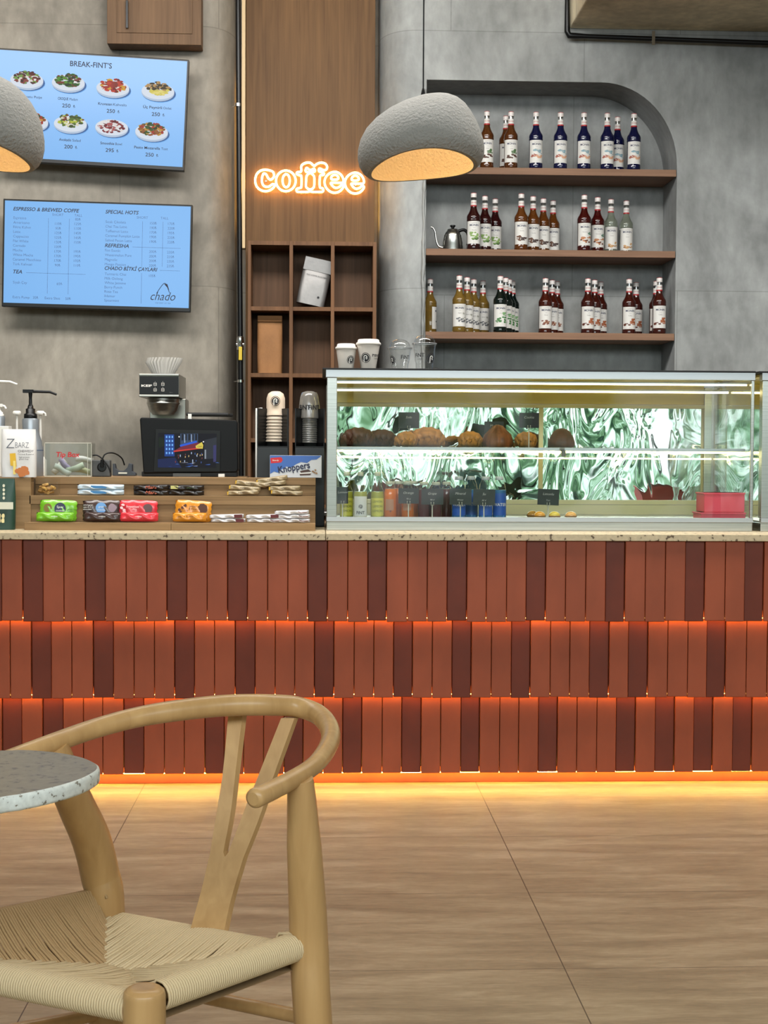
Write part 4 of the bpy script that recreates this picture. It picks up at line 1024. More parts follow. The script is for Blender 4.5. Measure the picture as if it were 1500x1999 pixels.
zsh2 = zB-.0012
MB().use(WRISE).box(xb0, x1, Y2+.016, Y3, zsh2-.012, zsh2).build('middle_step', rs_, bevel=.001)
xc0 = X(68, Y3)
zlc = Z(946, Y3, 300)
MB().use(WRISE).box(xc0, x1, Y3+.006, Y3+.016, zsh2, zlc).build('riser_board', rs_, bevel=.001)
MB().use(WRISE).box(xc0, x1, Y3, Y3+.014, zlc, zC).build('top_lip', rs_, bevel=.001)
MB().use(WRISE).box(xc0, x1, Y3+.014, 5.72, zC-.014, zC).box(xc0, X(480, 5.75), 5.72, 6.05, zC-.014, zC).build('top_board', rs_, bevel=.001)
MB().use(WRISE).box(x1-.012, x1, Y3+.016, 5.72, CT, zC-.014).build('end_board', rs_)
MB().use(WRISE).box(xc0, xc0+.012, Y3+.016, 6.05, CT, zC-.014).build('end_board', rs_)
# plain oak box at the far left
lb = thing('oak_box', 'plain oak box at the left end of the riser, behind the green pouch', 'box', (X(-60, 5.5), 5.6, CT))
zL = Z(932, 5.5, 20)
MB().use(WRISE).box(-1.75, X(60, 5.5), 5.50, 5.512, CT, zL).box(-1.75, X(60, 5.5), 5.512, 6.05, zL-.014, zL).build('front_and_top', lb, bevel=.001)
MB().use(WRISE).box(X(60, 5.5)-.012, X(60, 5.5), 5.513, 5.59, CT, zL-.015).build('side_board', lb)
MB().use(BLACKM).box(X(63, 5.56)-.006, X(63, 5.56)+.006, 5.56, 5.59, CT, zL-.004).build('gap_strip', lb)

# ================================================================ snack packets
def snack(name, label, px, pyb, Y, L, H, T, m_main, deco, group=None, tilt=0, roll=0, yaw=0, zbase=None, cat='snack'):
    c = at(px, pyb, Y); z = zbase if zbase is not None else c.z
    r = thing(name, label, cat, (c.x, Y, z)); r.rotation_euler = (tilt, roll, yaw)
    if group: r['group'] = group
    m = MB().use(m_main); m.X = Matrix.Translation((0, 0, H/2)); m.packet(L, H, T); m.build('wrapper', r, local=True)
    if deco:
        d = MB(); deco(d, L, H, -T/2*1.06-.0006); d.build('print', r, local=True)
    return r
FIL = lambda c: M('wrapper_%d_%d_%d' % c, c, .32, .0, bump=((40, 20, 60), .5, .003), coat=.3)
GREEN, BROWN, REDW, ORNG = FIL((112, 176, 34)), FIL((56, 36, 32)), FIL((206, 44, 56)), FIL((206, 134, 30))
def deco_g(d, L, H, y):
    d.use(paint((120, 100, 40), .6)).disc(-.037, H*.60, .015, .016, y, 16); d.use(paint((44, 46, 74), .5)).disc(.008, H*.58, .021, .022, y-.0002, 20)
    d.use(WHITE).text('Spor', .008, H*.60, y-.0005, .013, 'C').text('cookies', .008, H*.60-.012, y-.0005, .010, 'C')
    d.use(paint((60, 110, 30), .6)).text('gluten free', .035, H*.52, y, .008).text('vegan', .035, H*.42, y, .008)
def deco_b(d, L, H, y):
    d.use(paint((106, 158, 214), .5)).disc(.000, H*.62, .020, .020, y, 22); d.use(paint((150, 130, 140), .6)).disc(.041, H*.62, .015, .016, y, 16, .08)
    d.use(WHITE).text('grain', 0, H*.63, y-.0005, .010, 'C').text('crunchy', 0, H*.63-.011, y-.0005, .009, 'C').text('wholegrain', -.065, H*.72, y, .008).text('oats & dark', -.065, H*.62, y, .008).text('chocolate', -.065, H*.52, y, .008)
def deco_r(d, L, H, y):
    d.use(paint((96, 70, 70), .6)).disc(.036, H*.60, .017, .018, y, 18, .06); d.use(paint((240, 200, 200), .5)).text('beetroot', -.018, H*.62, y, .013, 'C', .01).text('& chia', -.018, H*.50, y, .012, 'C').text('sugar free', -.02, H*.38, y, .007, 'C')
    for a, b in ((-.055, .75), (-.05, .5), (-.058, .6), (-.048, .4)): d.disc(a, H*b, .006, .005, y, 8, .3)
def deco_o(d, L, H, y):
    d.use(paint((80, 44, 24), .6)).disc(.034, H*.62, .018, .019, y, 18, .1)
    for a, b in ((-.04, .62), (-.05, .5), (-.03, .72), (-.045, .4), (-.025, .48)): d.disc(a, H*b, .006, .006, y, 8, .3)
    d.text('peanut', .000, H*.66, y, .010, 'C').text('& cocoa', 0, H*.54, y, .010, 'C')
zs1 = zsh1+.001
sets = [('green', 113, GREEN, deco_g, 'green'), ('brown', 198, BROWN, deco_b, 'dark brown'), ('red', 269, REDW, deco_r, 'red'), ('orange', 376, ORNG, deco_o, 'orange')]
for k, px, mt, dc, cn in sets:
    w = {'green': .134, 'brown': .136, 'red': .140, 'orange': .132}[k]
    snack('cookie_packet', '%s cookie packet standing up against the lower riser board' % cn, px, 1000, 5.475, w, .078, .022, mt, dc, 'cookie packets on the lower step', tilt=-.12, roll={'green': .03, 'brown': 0, 'red': .02, 'orange': .06}[k], zbase=zs1+.003)
    snack('cookie_packet', '%s cookie packet lying flat in front of the standing %s one' % (cn, cn), px-(6 if k in ('green', 'orange') else -2), 1015, 5.435, w*(.92 if k == 'orange' else 1), .034, .026, mt, (lambda d, L, H, y: d.use(WHITE).text('cookies', .0, H*.38, y, .008, 'C')) if k != 'orange' else (lambda d, L, H, y: d.use(paint((80, 44, 24), .6)).text('peanut & cocoa', -.01, H*.4, y, .010, 'C')), 'cookie packets on the lower step', tilt=-.25, zbase=zs1+.004)
WB = FIL((214, 212, 214)); MAR = paint((92, 26, 28), .4)
def deco_w(d, L, H, y): d.use(MAR).quad(L*.22, L*.46, H*.1, H*.9, y)
def deco_w2(d, L, H, y):
    d.use(paint((120, 70, 60), .5)); d.tube([(L*.18, y, H*.7), (L*.28, y, H*.35), (L*.45, y, H*.5)], .0012, 5)
pos = [(446, 0, 'lower', deco_w), (443, 1, 'upper', deco_w), (516, 0, 'lower', deco_w2), (514, 1, 'upper', deco_w), (572, 0, 'lowest', deco_w2), (572, 1, 'middle', deco_w2), (570, 2, 'topmost', deco_w2)]
pil = {446: 'left', 443: 'left', 516: 'middle', 514: 'middle', 572: 'right', 570: 'right'}
for px, lev, wd, dc in pos:
    snack('wafer_bar', 'white and maroon wafer bar, %s of the %s pile on the lower step' % (wd, pil[px]), px, 1010, 5.455, .125, .0150, .030, WB, dc, 'wafer bars on the lower step', roll=-.03 if lev else 0, zbase=zs1+.001+.0150*lev)
BW = FIL((196, 214, 226))
def deco_blue(d, L, H, y): d.use(paint((60, 124, 178), .4)); d.poly([(-L*.22, H*.3), (L*.12, H*.25), (L*.18, H*.7), (-L*.2, H*.8)], y)
zs2 = zsh2+.001
for lev, wd in ((0, 'lower'), (1, 'upper')):
    snack('coconut_bar', 'white and blue wrapped bar, %s of two on the middle step' % wd, 197, 960, 5.57, .172, .020, .030, BW, deco_blue, 'blue and white bars on the middle step', zbase=zs2+.001+.0195*lev)
BK = FIL((26, 20, 20))
def deco_mars(d, L, H, y): d.use(paint((186, 96, 70), .4)).text('Mars', 0, H*.25, y, .017, 'C', .015, .3, width=.045)
def deco_y(d, L, H, y): d.use(paint((200, 196, 120), .5)).quad(-L*.38, -L*.18, H*.2, H*.85, y); d.use(paint((80, 110, 70), .5)).text('crunch', .02, H*.3, y, .010, 'C')
for lev, wd in ((0, 'lower'), (1, 'upper')):
    snack('chocolate_bar', 'black chocolate bar with red lettering, %s of two on the middle step' % wd, 296, 960, 5.565, .132, .0195, .030, BK, deco_mars, 'black chocolate bars on the middle step', zbase=zs2+.001+.0195*lev, roll=-.04*lev)
    snack('chocolate_bar', 'black wrapped bar, %s of two right of the red lettered chocolate bars' % wd, 362, 960, 5.575, .140, .019, .030, BK, deco_y if lev else None, 'black chocolate bars on the middle step', zbase=zs2+.001+.020*lev)
YB = FIL((168, 150, 118)); YE = paint((214, 168, 40), .35)
def deco_nut(d, L, H, y):
    d.use(YE).quad(-L*.50, -L*.42, H*.15, H*.85, y+.008); d.use(paint((100, 80, 60), .5)).text('TADELLE', L*.0, H*.28, y, .0095, 'C', .004)
nb = [(475, 0, -.05, 'lowest left', 5.565), (478, 1, .06, 'middle left', 5.57), (490, 2, .10, 'top left', 5.575), (560, 0, .04, 'lowest right', 5.565), (556, 1, -.02, 'second right', 5.57), (528, 2, -.12, 'third right', 5.575), (532, 3, -.16, 'topmost right', 5.58)]
for px, lev, ro, wd, Y in nb:
    snack('hazelnut_bar', 'beige and yellow wrapped bar, %s in the loose heap on the middle step' % wd, px, 960, Y, .118, .0185, .026, YB, deco_nut, 'beige bars heaped on the middle step', zbase=zs2+.003+.0165*lev, roll=ro)
# small clear jar on the middle step
jp = at(92, 955, 5.549); jr = thing('clear_jar', 'small clear plastic jar of brown snacks at the left end of the middle step', 'jar', (jp.x, 5.549, zs2))
MB().use(ACRYL).lathe([(.045, 0), (.047, .004), (.047, .058)], (jp.x, 5.549, zs2), 28, cap=(True, False)).lathe([(.049, .058), (.049, .062)], (jp.x, 5.549, zs2), 28, cap=(False, True)).build('jar_wall', jr)
m = MB()
for i in range(16):
    a = random.uniform(0, 6.28); q = random.uniform(0, .028); m.use(paint((150, 110, 50), .5) if i % 3 else paint((190, 150, 80), .5))
    cx_, cy_, cz_ = jp.x+q*math.cos(a), 5.549+q*math.sin(a), zs2+.008+.003*(i % 10); b = random.uniform(0, 3)
    m.tube([(cx_-.012*math.cos(b), cy_-.012*math.sin(b), cz_), (cx_+.012*math.cos(b), cy_+.012*math.sin(b), cz_+.005)], .0055, 8)
o = m.build('jar_contents', jr); o['kind'] = 'stuff'

# ================================================================ things on top of the riser, left to right
def pouch(label, px0, px1, pyt, pyb, Y, mat, deco, zb):
    a = at(px0, pyb, Y); b = at(px1, pyt, Y); w = b.x-a.x; h = b.z-zb
    r = thing('stand_up_pouch', label, 'pouch', ((a.x+b.x)/2, Y, zb))
    bag(MB().use(mat), w, h, .055).build('pouch', r, local=True)
    d = MB(); deco(d, w, h, -.0305); d.build('print', r, local=True)
    return r
def deco_z(d, w, h, y):
    d.use(paint((90, 96, 106), .5)).text('Z', -w*.20, h*.60, y, .052, 'C', -.012, .1).text('BARZ', -w*.06, h*.61, y, .030, 'L', -.010, width=w*.40)
    d.use(paint((60, 60, 66), .5)).text('CHEWEDY', w*.02, h*.52, y, .012, 'L', .01).text('Caramel & peanut', w*.02, h*.465, y, .008).text('high protein', w*.05, h*.40, y, .008).text('gluten free', w*.05, h*.36, y, .008)
    d.use(paint((222, 176, 44), .5)).poly([(-w*.20, h*.24), (-w*.02, h*.22), (-w*.05, h*.50), (-w*.22, h*.49)], y-.001)
    d.use(paint((240, 214, 120), .5)).poly([(-w*.12, h*.06), (-w*.04, h*.06), (-w*.05, h*.34), (-w*.12, h*.34)], y-.0015)
    for a, b, q in ((.12, .13, .017), (.2, .16, .016), (.04, .12, .014), (.25, .10, .015), (.14, .07, .016)): d.use(paint((196, 116, 60), .6)).disc(w*a, h*b, q, q*.7, y-.002-a*.001, 9, .2)
pouch('white stand-up snack pouch with yellow bar picture on the left box', 4, 70, 838, 929, 5.53, M('pouch_white', (214, 212, 210), .5, bump=((14, 8, 10), .4, .006)), deco_z, zL+.001)
def deco_gp(d, w, h, y):
    d.use(paint((214, 214, 196), .6)).box(-w*.5, w*.5, y-.001, y-.0005, h*.40, h*.54).use(paint((60, 90, 60), .6)).text('chia', w*.02, h*.435, y-.0015, .022, 'L')
    d.use(paint((196, 204, 150), .6)).disc(-.02, h*.50, .035, .055, y, 20); d.use(paint((170, 176, 80), .6)).disc(-.02, h*.30, .03, .03, y, 14)
    for i in range(4): d.use(paint((226, 222, 200), .6)).disc(w*.30, h*(.62+.08*i), .0045, .006, y, 10)
    for i in range(6): d.use(paint((226, 214, 160), .6)).disc(w*(.12+.08*(i % 3)), h*(.18+.09*(i//3)), .006, .009, y, 8, .2)
    d.use(paint((190, 200, 180), .6)).text('natural', w*.06, h*.07, y, .009)
pouch('dark green stand-up seed pouch at the far left on the counter, before the oak box', -62, 29, 934, 1030, 5.44, M('pouch_green', (30, 62, 50), .45, bump=((14, 8, 10), .3, .005)), deco_gp, CT+.001)
p = at(4, 838, 5.6)
tag(MB().use(WHITE).box(X(-20, 5.62, 850), X(19, 5.62, 850), 5.60, 5.66, zL+.001, Z(832, 5.62, 10)).build('white_carton', bevel=.002), 'plain white carton peeping out behind the white snack pouch', 'carton')
# pump dispensers
def dispenser(px, Y, label, grey=True, r=.040, neck_y=817, top_y=762, spout=62, col=None, zb=None):
    b = at(px, 900, Y); zb = zb or zC+.001; zt_ = at(px, neck_y, Y).z; zh = at(px, top_y, Y).z; H = zt_-zb
    d = thing('pump_dispenser', label, 'dispenser', (b.x, Y, zb))
    cm = M('silver_bottle', (152, 158, 164), .35, .5) if grey else WHITE
    MB().use(cm, True).lathe([(r*1.18, 0), (r*1.2, .004), (r*1.2, H*.50), (r*1.12, H*.53), (r*1.08, H*.60), (r*.85, H*.72), (r*.78, H*.80), (r*.80, H*.97), (r*.74, H)], (b.x, Y, zb), 28).build('bottle', d)
    if grey: MB().use(paint((70, 90, 120), .5)).lathe([(r*1.203, H*.44), (r*1.203, H*.455)], (b.x, Y, zb), 28, cap=(False, False)).build('label_line', d)
    c = BLACK if col is None else col
    k = zh-zt_
    MB().use(c, True).lathe([(r*.62, 0), (r*.64, .006), (r*.62, k*.16), (r*.46, k*.18), (r*.46, k*.34), (r*.30, k*.36), (r*.26, k*.45), (r*.17, k*.5), (r*.15, k*.72), (r*.20, k*.92)], (b.x, Y, zt_), 22).build('pump_collar', d)
    L_ = spout*Y/FPX
    MB().use(c).box(b.x-.028, b.x+.012, Y-.011, Y+.011, zh-.010, zh+.003).tube([(b.x, Y, zh-.004), (b.x+L_*.75, Y, zh-.006), (b.x+L_, Y, zh-.016)], [.0055, .005, .004], 10).build('pump_spout', d, bevel=.001)
    return d
dispenser(60, 5.78, 'silver syrup dispenser with long black pump spout behind the tip box', spout=50)
dispenser(-22, 5.74, 'silver dispenser with white pump spout cut off by the left edge', spout=55, col=WHITE, neck_y=808, top_y=742, r=.036)
dispenser(0, 5.92, 'silver bottle with short white pump at the far left, behind the white pouch', spout=12, col=WHITE, neck_y=812, top_y=790, r=.026)
for px, lab in ((33, 'white pump stem of a bottle hidden left of the black pump dispenser'), (79, 'white pump stem of a bottle hidden right of the black pump dispenser')):
    Y = 5.90; a = at(px, 806, Y); d = thing('pump_bottle', lab, 'dispenser', (a.x, Y, zC+.001))
    MB().use(WHITE, True).lathe([(.024, 0), (.024, .06), (.010, .078), (.006, .085)], (a.x, Y, zC+.001), 18).build('bottle', d)
    MB().use(WHITE, True).tube([(a.x, Y, zC+.085), tuple(a)], .0045, 10).lathe([(.014, -.008), (.016, -.004), (.016, .004), (.012, .008)], tuple(a), 20).build('pump_head', d)
    if px > 60: MB().use(WHITE).tube(smooth_path([(a.x+.006, Y-.006, a.z), (a.x+.020, Y-.01, a.z-.002), (a.x+.022, Y-.01, a.z-.012)], 4), .0035, 8).build('pump_spout', d)
# tip box
tx0, tx1 = X(88, 5.62), X(179, 5.62); tz1 = Z(866, 5.62, 130); zc_ = zC+.001
t = thing('tip_box', 'clear acrylic tip box with red lettering and banknotes inside', 'box', ((tx0+tx1)/2, 5.66, zc_))
m = MB().use(ACRYL).box(tx0, tx1, 5.615, 5.618, zc_, tz1).box(tx0, tx1, 5.712, 5.715, zc_, tz1).box(tx0, tx0+.003, 5.618, 5.712, zc_, tz1).box(tx1-.003, tx1, 5.618, 5.712, zc_, tz1).box(tx0, tx1, 5.615, 5.715, tz1, tz1+.003).build('acrylic_walls', t)
EDGE = M('acrylic_edge', (206, 204, 190), .25)
m = MB().use(EDGE)
for xx_ in (tx0, tx1): m.tube([(xx_, 5.6155, zc_), (xx_, 5.6155, tz1)], .0012, 6)
m.tube([(tx0, 5.6155, tz1+.002), (tx1, 5.6155, tz1+.002)], .0012, 6).tube([(tx0, 5.6155, zc_+.001), (tx1, 5.6155, zc_+.001)], .0012, 6).tube([(tx1-.014, 5.6155, zc_), (tx1-.014, 5.6155, tz1)], .0009, 6).build('bright_edges', t)
MB().use(paint((190, 28, 34), .5)).text('Tip Box', (tx0+tx1)/2, zc_+(tz1-zc_)*.60, 5.6145, .026, 'C', .025, .15, width=.088).build('lettering', t)
for i, (c, u, v, a) in enumerate((((196, 208, 198), .35, .10, .5), ((176, 190, 170), .62, .16, -.35), ((150, 140, 170), .40, .24, .9), ((206, 206, 196), .25, .2, -.8), ((190, 196, 160), .72, .10, .2), ((214, 214, 210), .78, .42, .15))):
    c_ = (tx0+(tx1-tx0)*u, 5.64+.012*i, zc_+.012+(tz1-zc_)*v); mb_ = MB().use(paint(c, .6)); mb_.X = Matrix.Translation(c_) @ Matrix.Rotation(a, 4, 'Y') @ Matrix.Rotation(.4, 4, 'X')
    vs = []; 
    for k in range(7):
        u_ = -.034+.068*k/6; vs += [(u_, .004*math.sin(k*1.1+i), -.012), (u_, .004*math.sin(k*1.1+i+.4), .012)]
    mb_.add(vs, [(2*k, 2*k+2, 2*k+3, 2*k+1) for k in range(6)], True)
    o = mb_.build('banknote'); s_ = o.modifiers.new('thick', 'SOLIDIFY'); s_.thickness = .0004
    tag(o, 'folded banknote inside the clear tip box', 'banknote', 'banknotes in the tip box')
# socket block, plug and charging cradle
GREYP = M('grey_plastic', (84, 84, 84), .5)
p = X(200, 5.68); sb = thing('socket_block', 'grey extension socket block with a black plug to the right of the tip box', 'socket', (p, 5.68, zc_))
MB().use(GREYP).box(X(181, 5.68), X(216, 5.68), 5.66, 5.71, zc_, Z(898, 5.68, 200)).build('block', sb, bevel=.004)
MB().use(BLACK, True).tube([(X(199, 5.66), 5.66, Z(912, 5.66, 200)), (X(199, 5.64), 5.645, Z(912, 5.66, 200))], [.018, .014], 16).tube([(X(199, 5.64), 5.645, Z(912, 5.66, 200)), (X(199, 5.64), 5.645, Z(897, 5.66, 200))], .006, 10).build('plug', sb)
cd = thing('charging_cradle', 'dark charging cradle with black cable beside the black screen kiosk', 'charger', (X(240, 5.67), 5.68, zc_))
MB().use(M('cradle_grey', (52, 55, 62), .4)).prism([(X(a, 5.66), Z(b, 5.66, 240)) for a, b in ((220, 929), (220, 905), (224, 905), (226, 915), (232, 919), (242, 919), (249, 912), (252, 904), (258, 906), (258, 920), (265, 924), (265, 929))], 5.66, 5.70).build('cradle', cd, bevel=.002)
MB().use(BLACK).tube(smooth_path([at(199, 900, 5.645), at(204, 888, 5.65), at(214, 884, 5.66), at(226, 886, 5.68), at(238, 895, 5.70), at(243, 908, 5.71)], 6), .0028, 8).tube(smooth_path([at(181, 889, 5.65), at(190, 889, 5.65), at(200, 896, 5.65), at(211, 910, 5.65), at(216, 922, 5.65)], 6), .0028, 8).build('cable', cd)
MB().use(EDGE).box(X(231, 5.655), X(248, 5.655), 5.656, 5.66, Z(925, 5.655, 240), Z(922, 5.655, 240)).build('contacts', cd)

# ================================================================ sales screen
KY = 5.80
ks = thing('sales_screen', 'black point of sale kiosk showing a blue night street scene', 'screen', (X(370, KY), KY, zC))
def kp_(a, b, Y=KY): q = at(a, b, Y); return (q.x, q.z)
MB().use(M('kiosk_black', (10, 10, 11), .42, spec=.2)).prism([kp_(*q) for q in ((280, 924), (277, 880), (273, 819), (275, 815), (460, 820), (464, 824), (465, 916), (462, 922))], KY, KY+.10).build('housing', ks, bevel=.004)
MB().use(BLACK).prism([kp_(*q) for q in ((300, 921), (304, 838), (431, 841), (430, 921))], KY-.004, KY+.001).build('bezel', ks, bevel=.001)
MB().use(BLACKM).box(X(276, KY), X(462, KY), KY+.01, KY+.12, zC+.001, Z(921, KY, 370)).build('foot', ks, bevel=.002)
def sc_(a, b): q = at(200+a/5.357, 680+b/5.357, KY-.0045); return (q.x, q.z)
pic = MB().use(lit((8, 12, 30), .6)); yy = KY-.0046
pic.poly([sc_(*q) for q in ((578, 1245), (585, 885), (1195, 892), (1190, 1250))], yy)
rnd = random.Random(5)
def shp(c, e, *q, dy=0): pic.use(lit(c, e)).poly([sc_(*v) for v in q], yy-.0001-dy)
shp((30, 70, 150), .8, (650, 900), (750, 900), (755, 1130), (650, 1130)); shp((60, 80, 110), .8, (815, 892), (1000, 892), (1000, 1000), (815, 1010)); shp((50, 56, 66), .7, (1065, 960), (1195, 930), (1192, 1150), (1065, 1160))
shp((20, 40, 24), .6, (590, 930), (640, 930), (650, 1020), (590, 1040)); shp((24, 40, 90), .7, (580, 1160), (760, 1140), (830, 1250), (580, 1245))
for i in range(5):
    for j in range(3): shp((110, 170, 240), 1, (664+30*j, 915+42*i), (680+30*j, 915+42*i), (680+30*j, 938+42*i), (664+30*j, 938+42*i), dy=.0002)
for j in range(5): shp((18, 22, 34), .7, (828+36*j, 895), (846+36*j, 895), (846+36*j, 960), (828+36*j, 965), dy=.0002)
shp((170, 190, 220), .9, (858, 900), (866, 900), (866, 985), (858, 990), dy=.0002); shp((170, 190, 220), .9, (930, 900), (938, 900), (938, 975), (930, 980), dy=.0002)
shp((40, 90, 210), 1, (810, 1010), (985, 965), (990, 985), (815, 1030), dy=.0003); shp((120, 40, 60), .9, (745, 1075), (830, 1025), (1000, 985), (1050, 1000), (1045, 1040), (750, 1085), dy=.0003)
shp((200, 60, 50), 1, (745, 1070), (1045, 1035), (1045, 1048), (745, 1085), dy=.0004); shp((214, 196, 80), 1, (975, 1020), (1040, 980), (1055, 1010), (1050, 1050), (980, 1045), dy=.0005)
pic.use(lit((60, 30, 20), 1)); 
for i in range(22): 
    a, b = rnd.uniform(760, 1050), rnd.uniform(1085, 1190); c = rnd.choice([(180, 200, 230), (120, 60, 60), (60, 90, 150), (210, 180, 120)])
    shp(c, .9, (a, b), (a+9, b), (a+8, b+rnd.uniform(8, 26)), (a, b+20), dy=.0006+i*.00001)
for i in range(16):
    a, b = rnd.uniform(600, 1180), rnd.uniform(1190, 1238); shp(rnd.choice([(70, 110, 190), (130, 130, 140), (40, 60, 120)]), .8, (a, b), (a+rnd.uniform(20, 70), b-6), (a+50, b+3), dy=.0007+i*.00001)
for a, b in ((803, 925), (1057, 977)): pic.use(lit((240, 240, 235), 1.2)).disc(sc_(a, b)[0], sc_(a, b)[1], .0026, .0026, yy-.001, 10)
shp((150, 160, 170), .8, (1070, 1060), (1085, 1060), (1085, 1155), (1070, 1155), dy=.0004); shp((60, 60, 110), .8, (1160, 1015), (1192, 1010), (1190, 1185), (1160, 1190), dy=.0004)
pic.use(lit((30, 20, 20), 1)).text('CAFE', sc_(1018, 1035)[0], sc_(1018, 1035)[1], yy-.0012, .0075, 'C')
pic.build('picture', ks)
MB().use(M('grey_stand', (70, 70, 68), .5)).box(X(338, KY), X(392, KY), KY-.006, KY+.01, zC+.001, Z(924, KY, 370)).build('stand_plate', ks)
p0_, p1_ = X(427, 5.72), X(439, 5.72)
tag(MB().use(WHITE).box(p0_, p1_, 5.70, 5.72, zC+.001, Z(925, 5.72, 430)).build('sticker_block', bevel=.0008), 'tiny white cube on the riser below the right corner of the black kiosk', 'block')
q = at(365, 808, 5.86)
MBc = MB().use(BLACKM); MBc.slab([(q.x, 5.815), (X(448, 5.86), 5.815), (X(455, 5.86), 5.885), (q.x+.01, 5.885)], Z(819, 5.86, 400)+.012, Z(807, 5.86, 400)+.002)
o = MBc.build('card_reader', bevel=.005); tag(o, 'flat black device lying on top of the black kiosk', 'device')
MB().use(WHITE).box(X(367, 5.81), X(374, 5.81), 5.812, 5.83, Z(817, 5.81, 370)-.002, Z(808, 5.81, 370)).build('white_edge', o, bevel=.001)

# ================================================================ coffee brewer on the back counter
BY = 7.25
def bx_(a, Y=BY, b=800): return at(a, b, Y).x
def bz_(b, Y=BY, a=310): return at(a, b, Y).z
br = thing('coffee_brewer', 'steel filter coffee brewer with black control panel behind the kiosk', 'coffee machine', (bx_(312), 7.40, .92))
BST = M('brewer_steel', (150, 148, 140), .3, .9)
MB().use(BST).box(bx_(272), bx_(350), BY, BY+.36, bz_(775), bz_(730)).box(bx_(272), bx_(350), BY-.012, BY, bz_(734), bz_(730)).box(bx_(272), bx_(350), BY-.012, BY, bz_(775), bz_(771)).build('head', br, bevel=.002)
MB().use(BST).box(bx_(284), bx_(356), BY+.18, BY+.36, .93, bz_(775)-.001).build('column', br, bevel=.003)
MB().use(BST).box(bx_(276), bx_(360), BY, BY+.36, .921, .95).build('base', br, bevel=.003)
pn = MB().use(BLACK).box(bx_(273), bx_(349), BY-.010, BY-.001, bz_(770), bz_(735)).build('control_panel', br)
m = MB().use(PAPER).text('KEF', bx_(276, BY-.011), bz_(755, BY-.011), BY-.0106, .014, 'L', .04, width=.052)
for a in (303, 318):
    for b in (750, 761):
        c_ = at(a, b, BY-.0106); s_ = .0072
        for u0, u1, v0, v1 in ((-s_, s_, -s_, -s_+.002), (-s_, s_, s_-.002, s_), (-s_, -s_+.002, -s_, s_), (s_-.002, s_, -s_, s_), (-.003, .003, -.001, .001)): m.quad(c_.x+u0, c_.x+u1, c_.z+v0, c_.z+v1, BY-.0106)
        m.disc(c_.x, c_.z+.012, .0012, .0012, BY-.0106, 6)
m.use(GREYP).text('filtro', bx_(331, BY-.011), bz_(767, BY-.011), BY-.0106, .008)
m.build('panel_marks', pn)
c_ = at(319, 776, BY+.09)
MB().use(STEEL, True).lathe([(.078, 0), (.080, -.006), (.080, -.022), (.083, -.024), (.080, -.028), (.070, -.060), (.055, -.078), (.052, -.082)], (c_.x, BY+.09, bz_(776)), 32).build('brew_basket', br)
# filter papers: a pleated stack
c_ = at(319, 729, BY+.10); fz = bz_(730)+.001
m = MB().use(PAPER)
for i in range(5):
    rr0 = .052; rr1 = .086
    m.lathe([(rr0, .001+.004*i), (rr0+.004, .006+.004*i), (rr1, .062+.005*i)], (c_.x+.002*i, BY+.10, fz), 120, cap=(True, False), smooth=False, wav=lambda a, z: (.035 if z > .02 else .01)*math.sin(30*a))
tag(m.build('filter_papers'), 'stack of white pleated basket filter papers on top of the coffee brewer', 'coffee filters')

# ================================================================ cup dispensers and chocolate carton
DY = 5.74
cabm = M('dispenser_black', (20, 22, 24), .4)
def cup_holder(pa, pb, pt, label):
    a, b = X(pa, DY, 870), X(pb, DY, 870); zb = CT+.001; zt_ = Z(873, DY, 560)
    r = thing('cup_dispenser', label, 'dispenser', ((a+b)/2, DY+.08, zb))
    MB().use(cabm).box(a, b, DY, DY+.16, zb, zt_).build('cabinet', r, bevel=.002)
    zt2 = Z(pt, DY, 560)
    m = MB().use(BLACK)
    # open fronted trough with two slanted cheeks
    m.box(a, a+.004, DY, DY+.15, zt_, zt2).box(b-.004, b, DY, DY+.15, zt_, zt2).box(a+.004, b-.004, DY+.146, DY+.15, zt_, zt2-.005).box(a+.004, b-.004, DY, DY+.146, zt_, zt_+.004)
    w_ = b-a
    m.add([(a+.004, DY+.004, zt_), (a+w_*.30, DY+.06, zt_), (a+w_*.30, DY+.06, zt2), (a+.004, DY+.004, zt2)], [(0, 1, 2, 3)], False).add([(b-.004, DY+.004, zt_), (b-w_*.28, DY+.06, zt_), (b-w_*.28, DY+.06, zt2), (b-.004, DY+.004, zt2)], [(3, 2, 1, 0)], False)
    m.build('trough', r); return r
cup_holder(502, 563, 797, 'black cup dispenser holding nested white paper cups')
cup_holder(576, 634, 797, 'black cup dispenser holding a tall stack of clear plastic cups')
def mark(m, cx, cz, y, s, wrap=None):
    pass
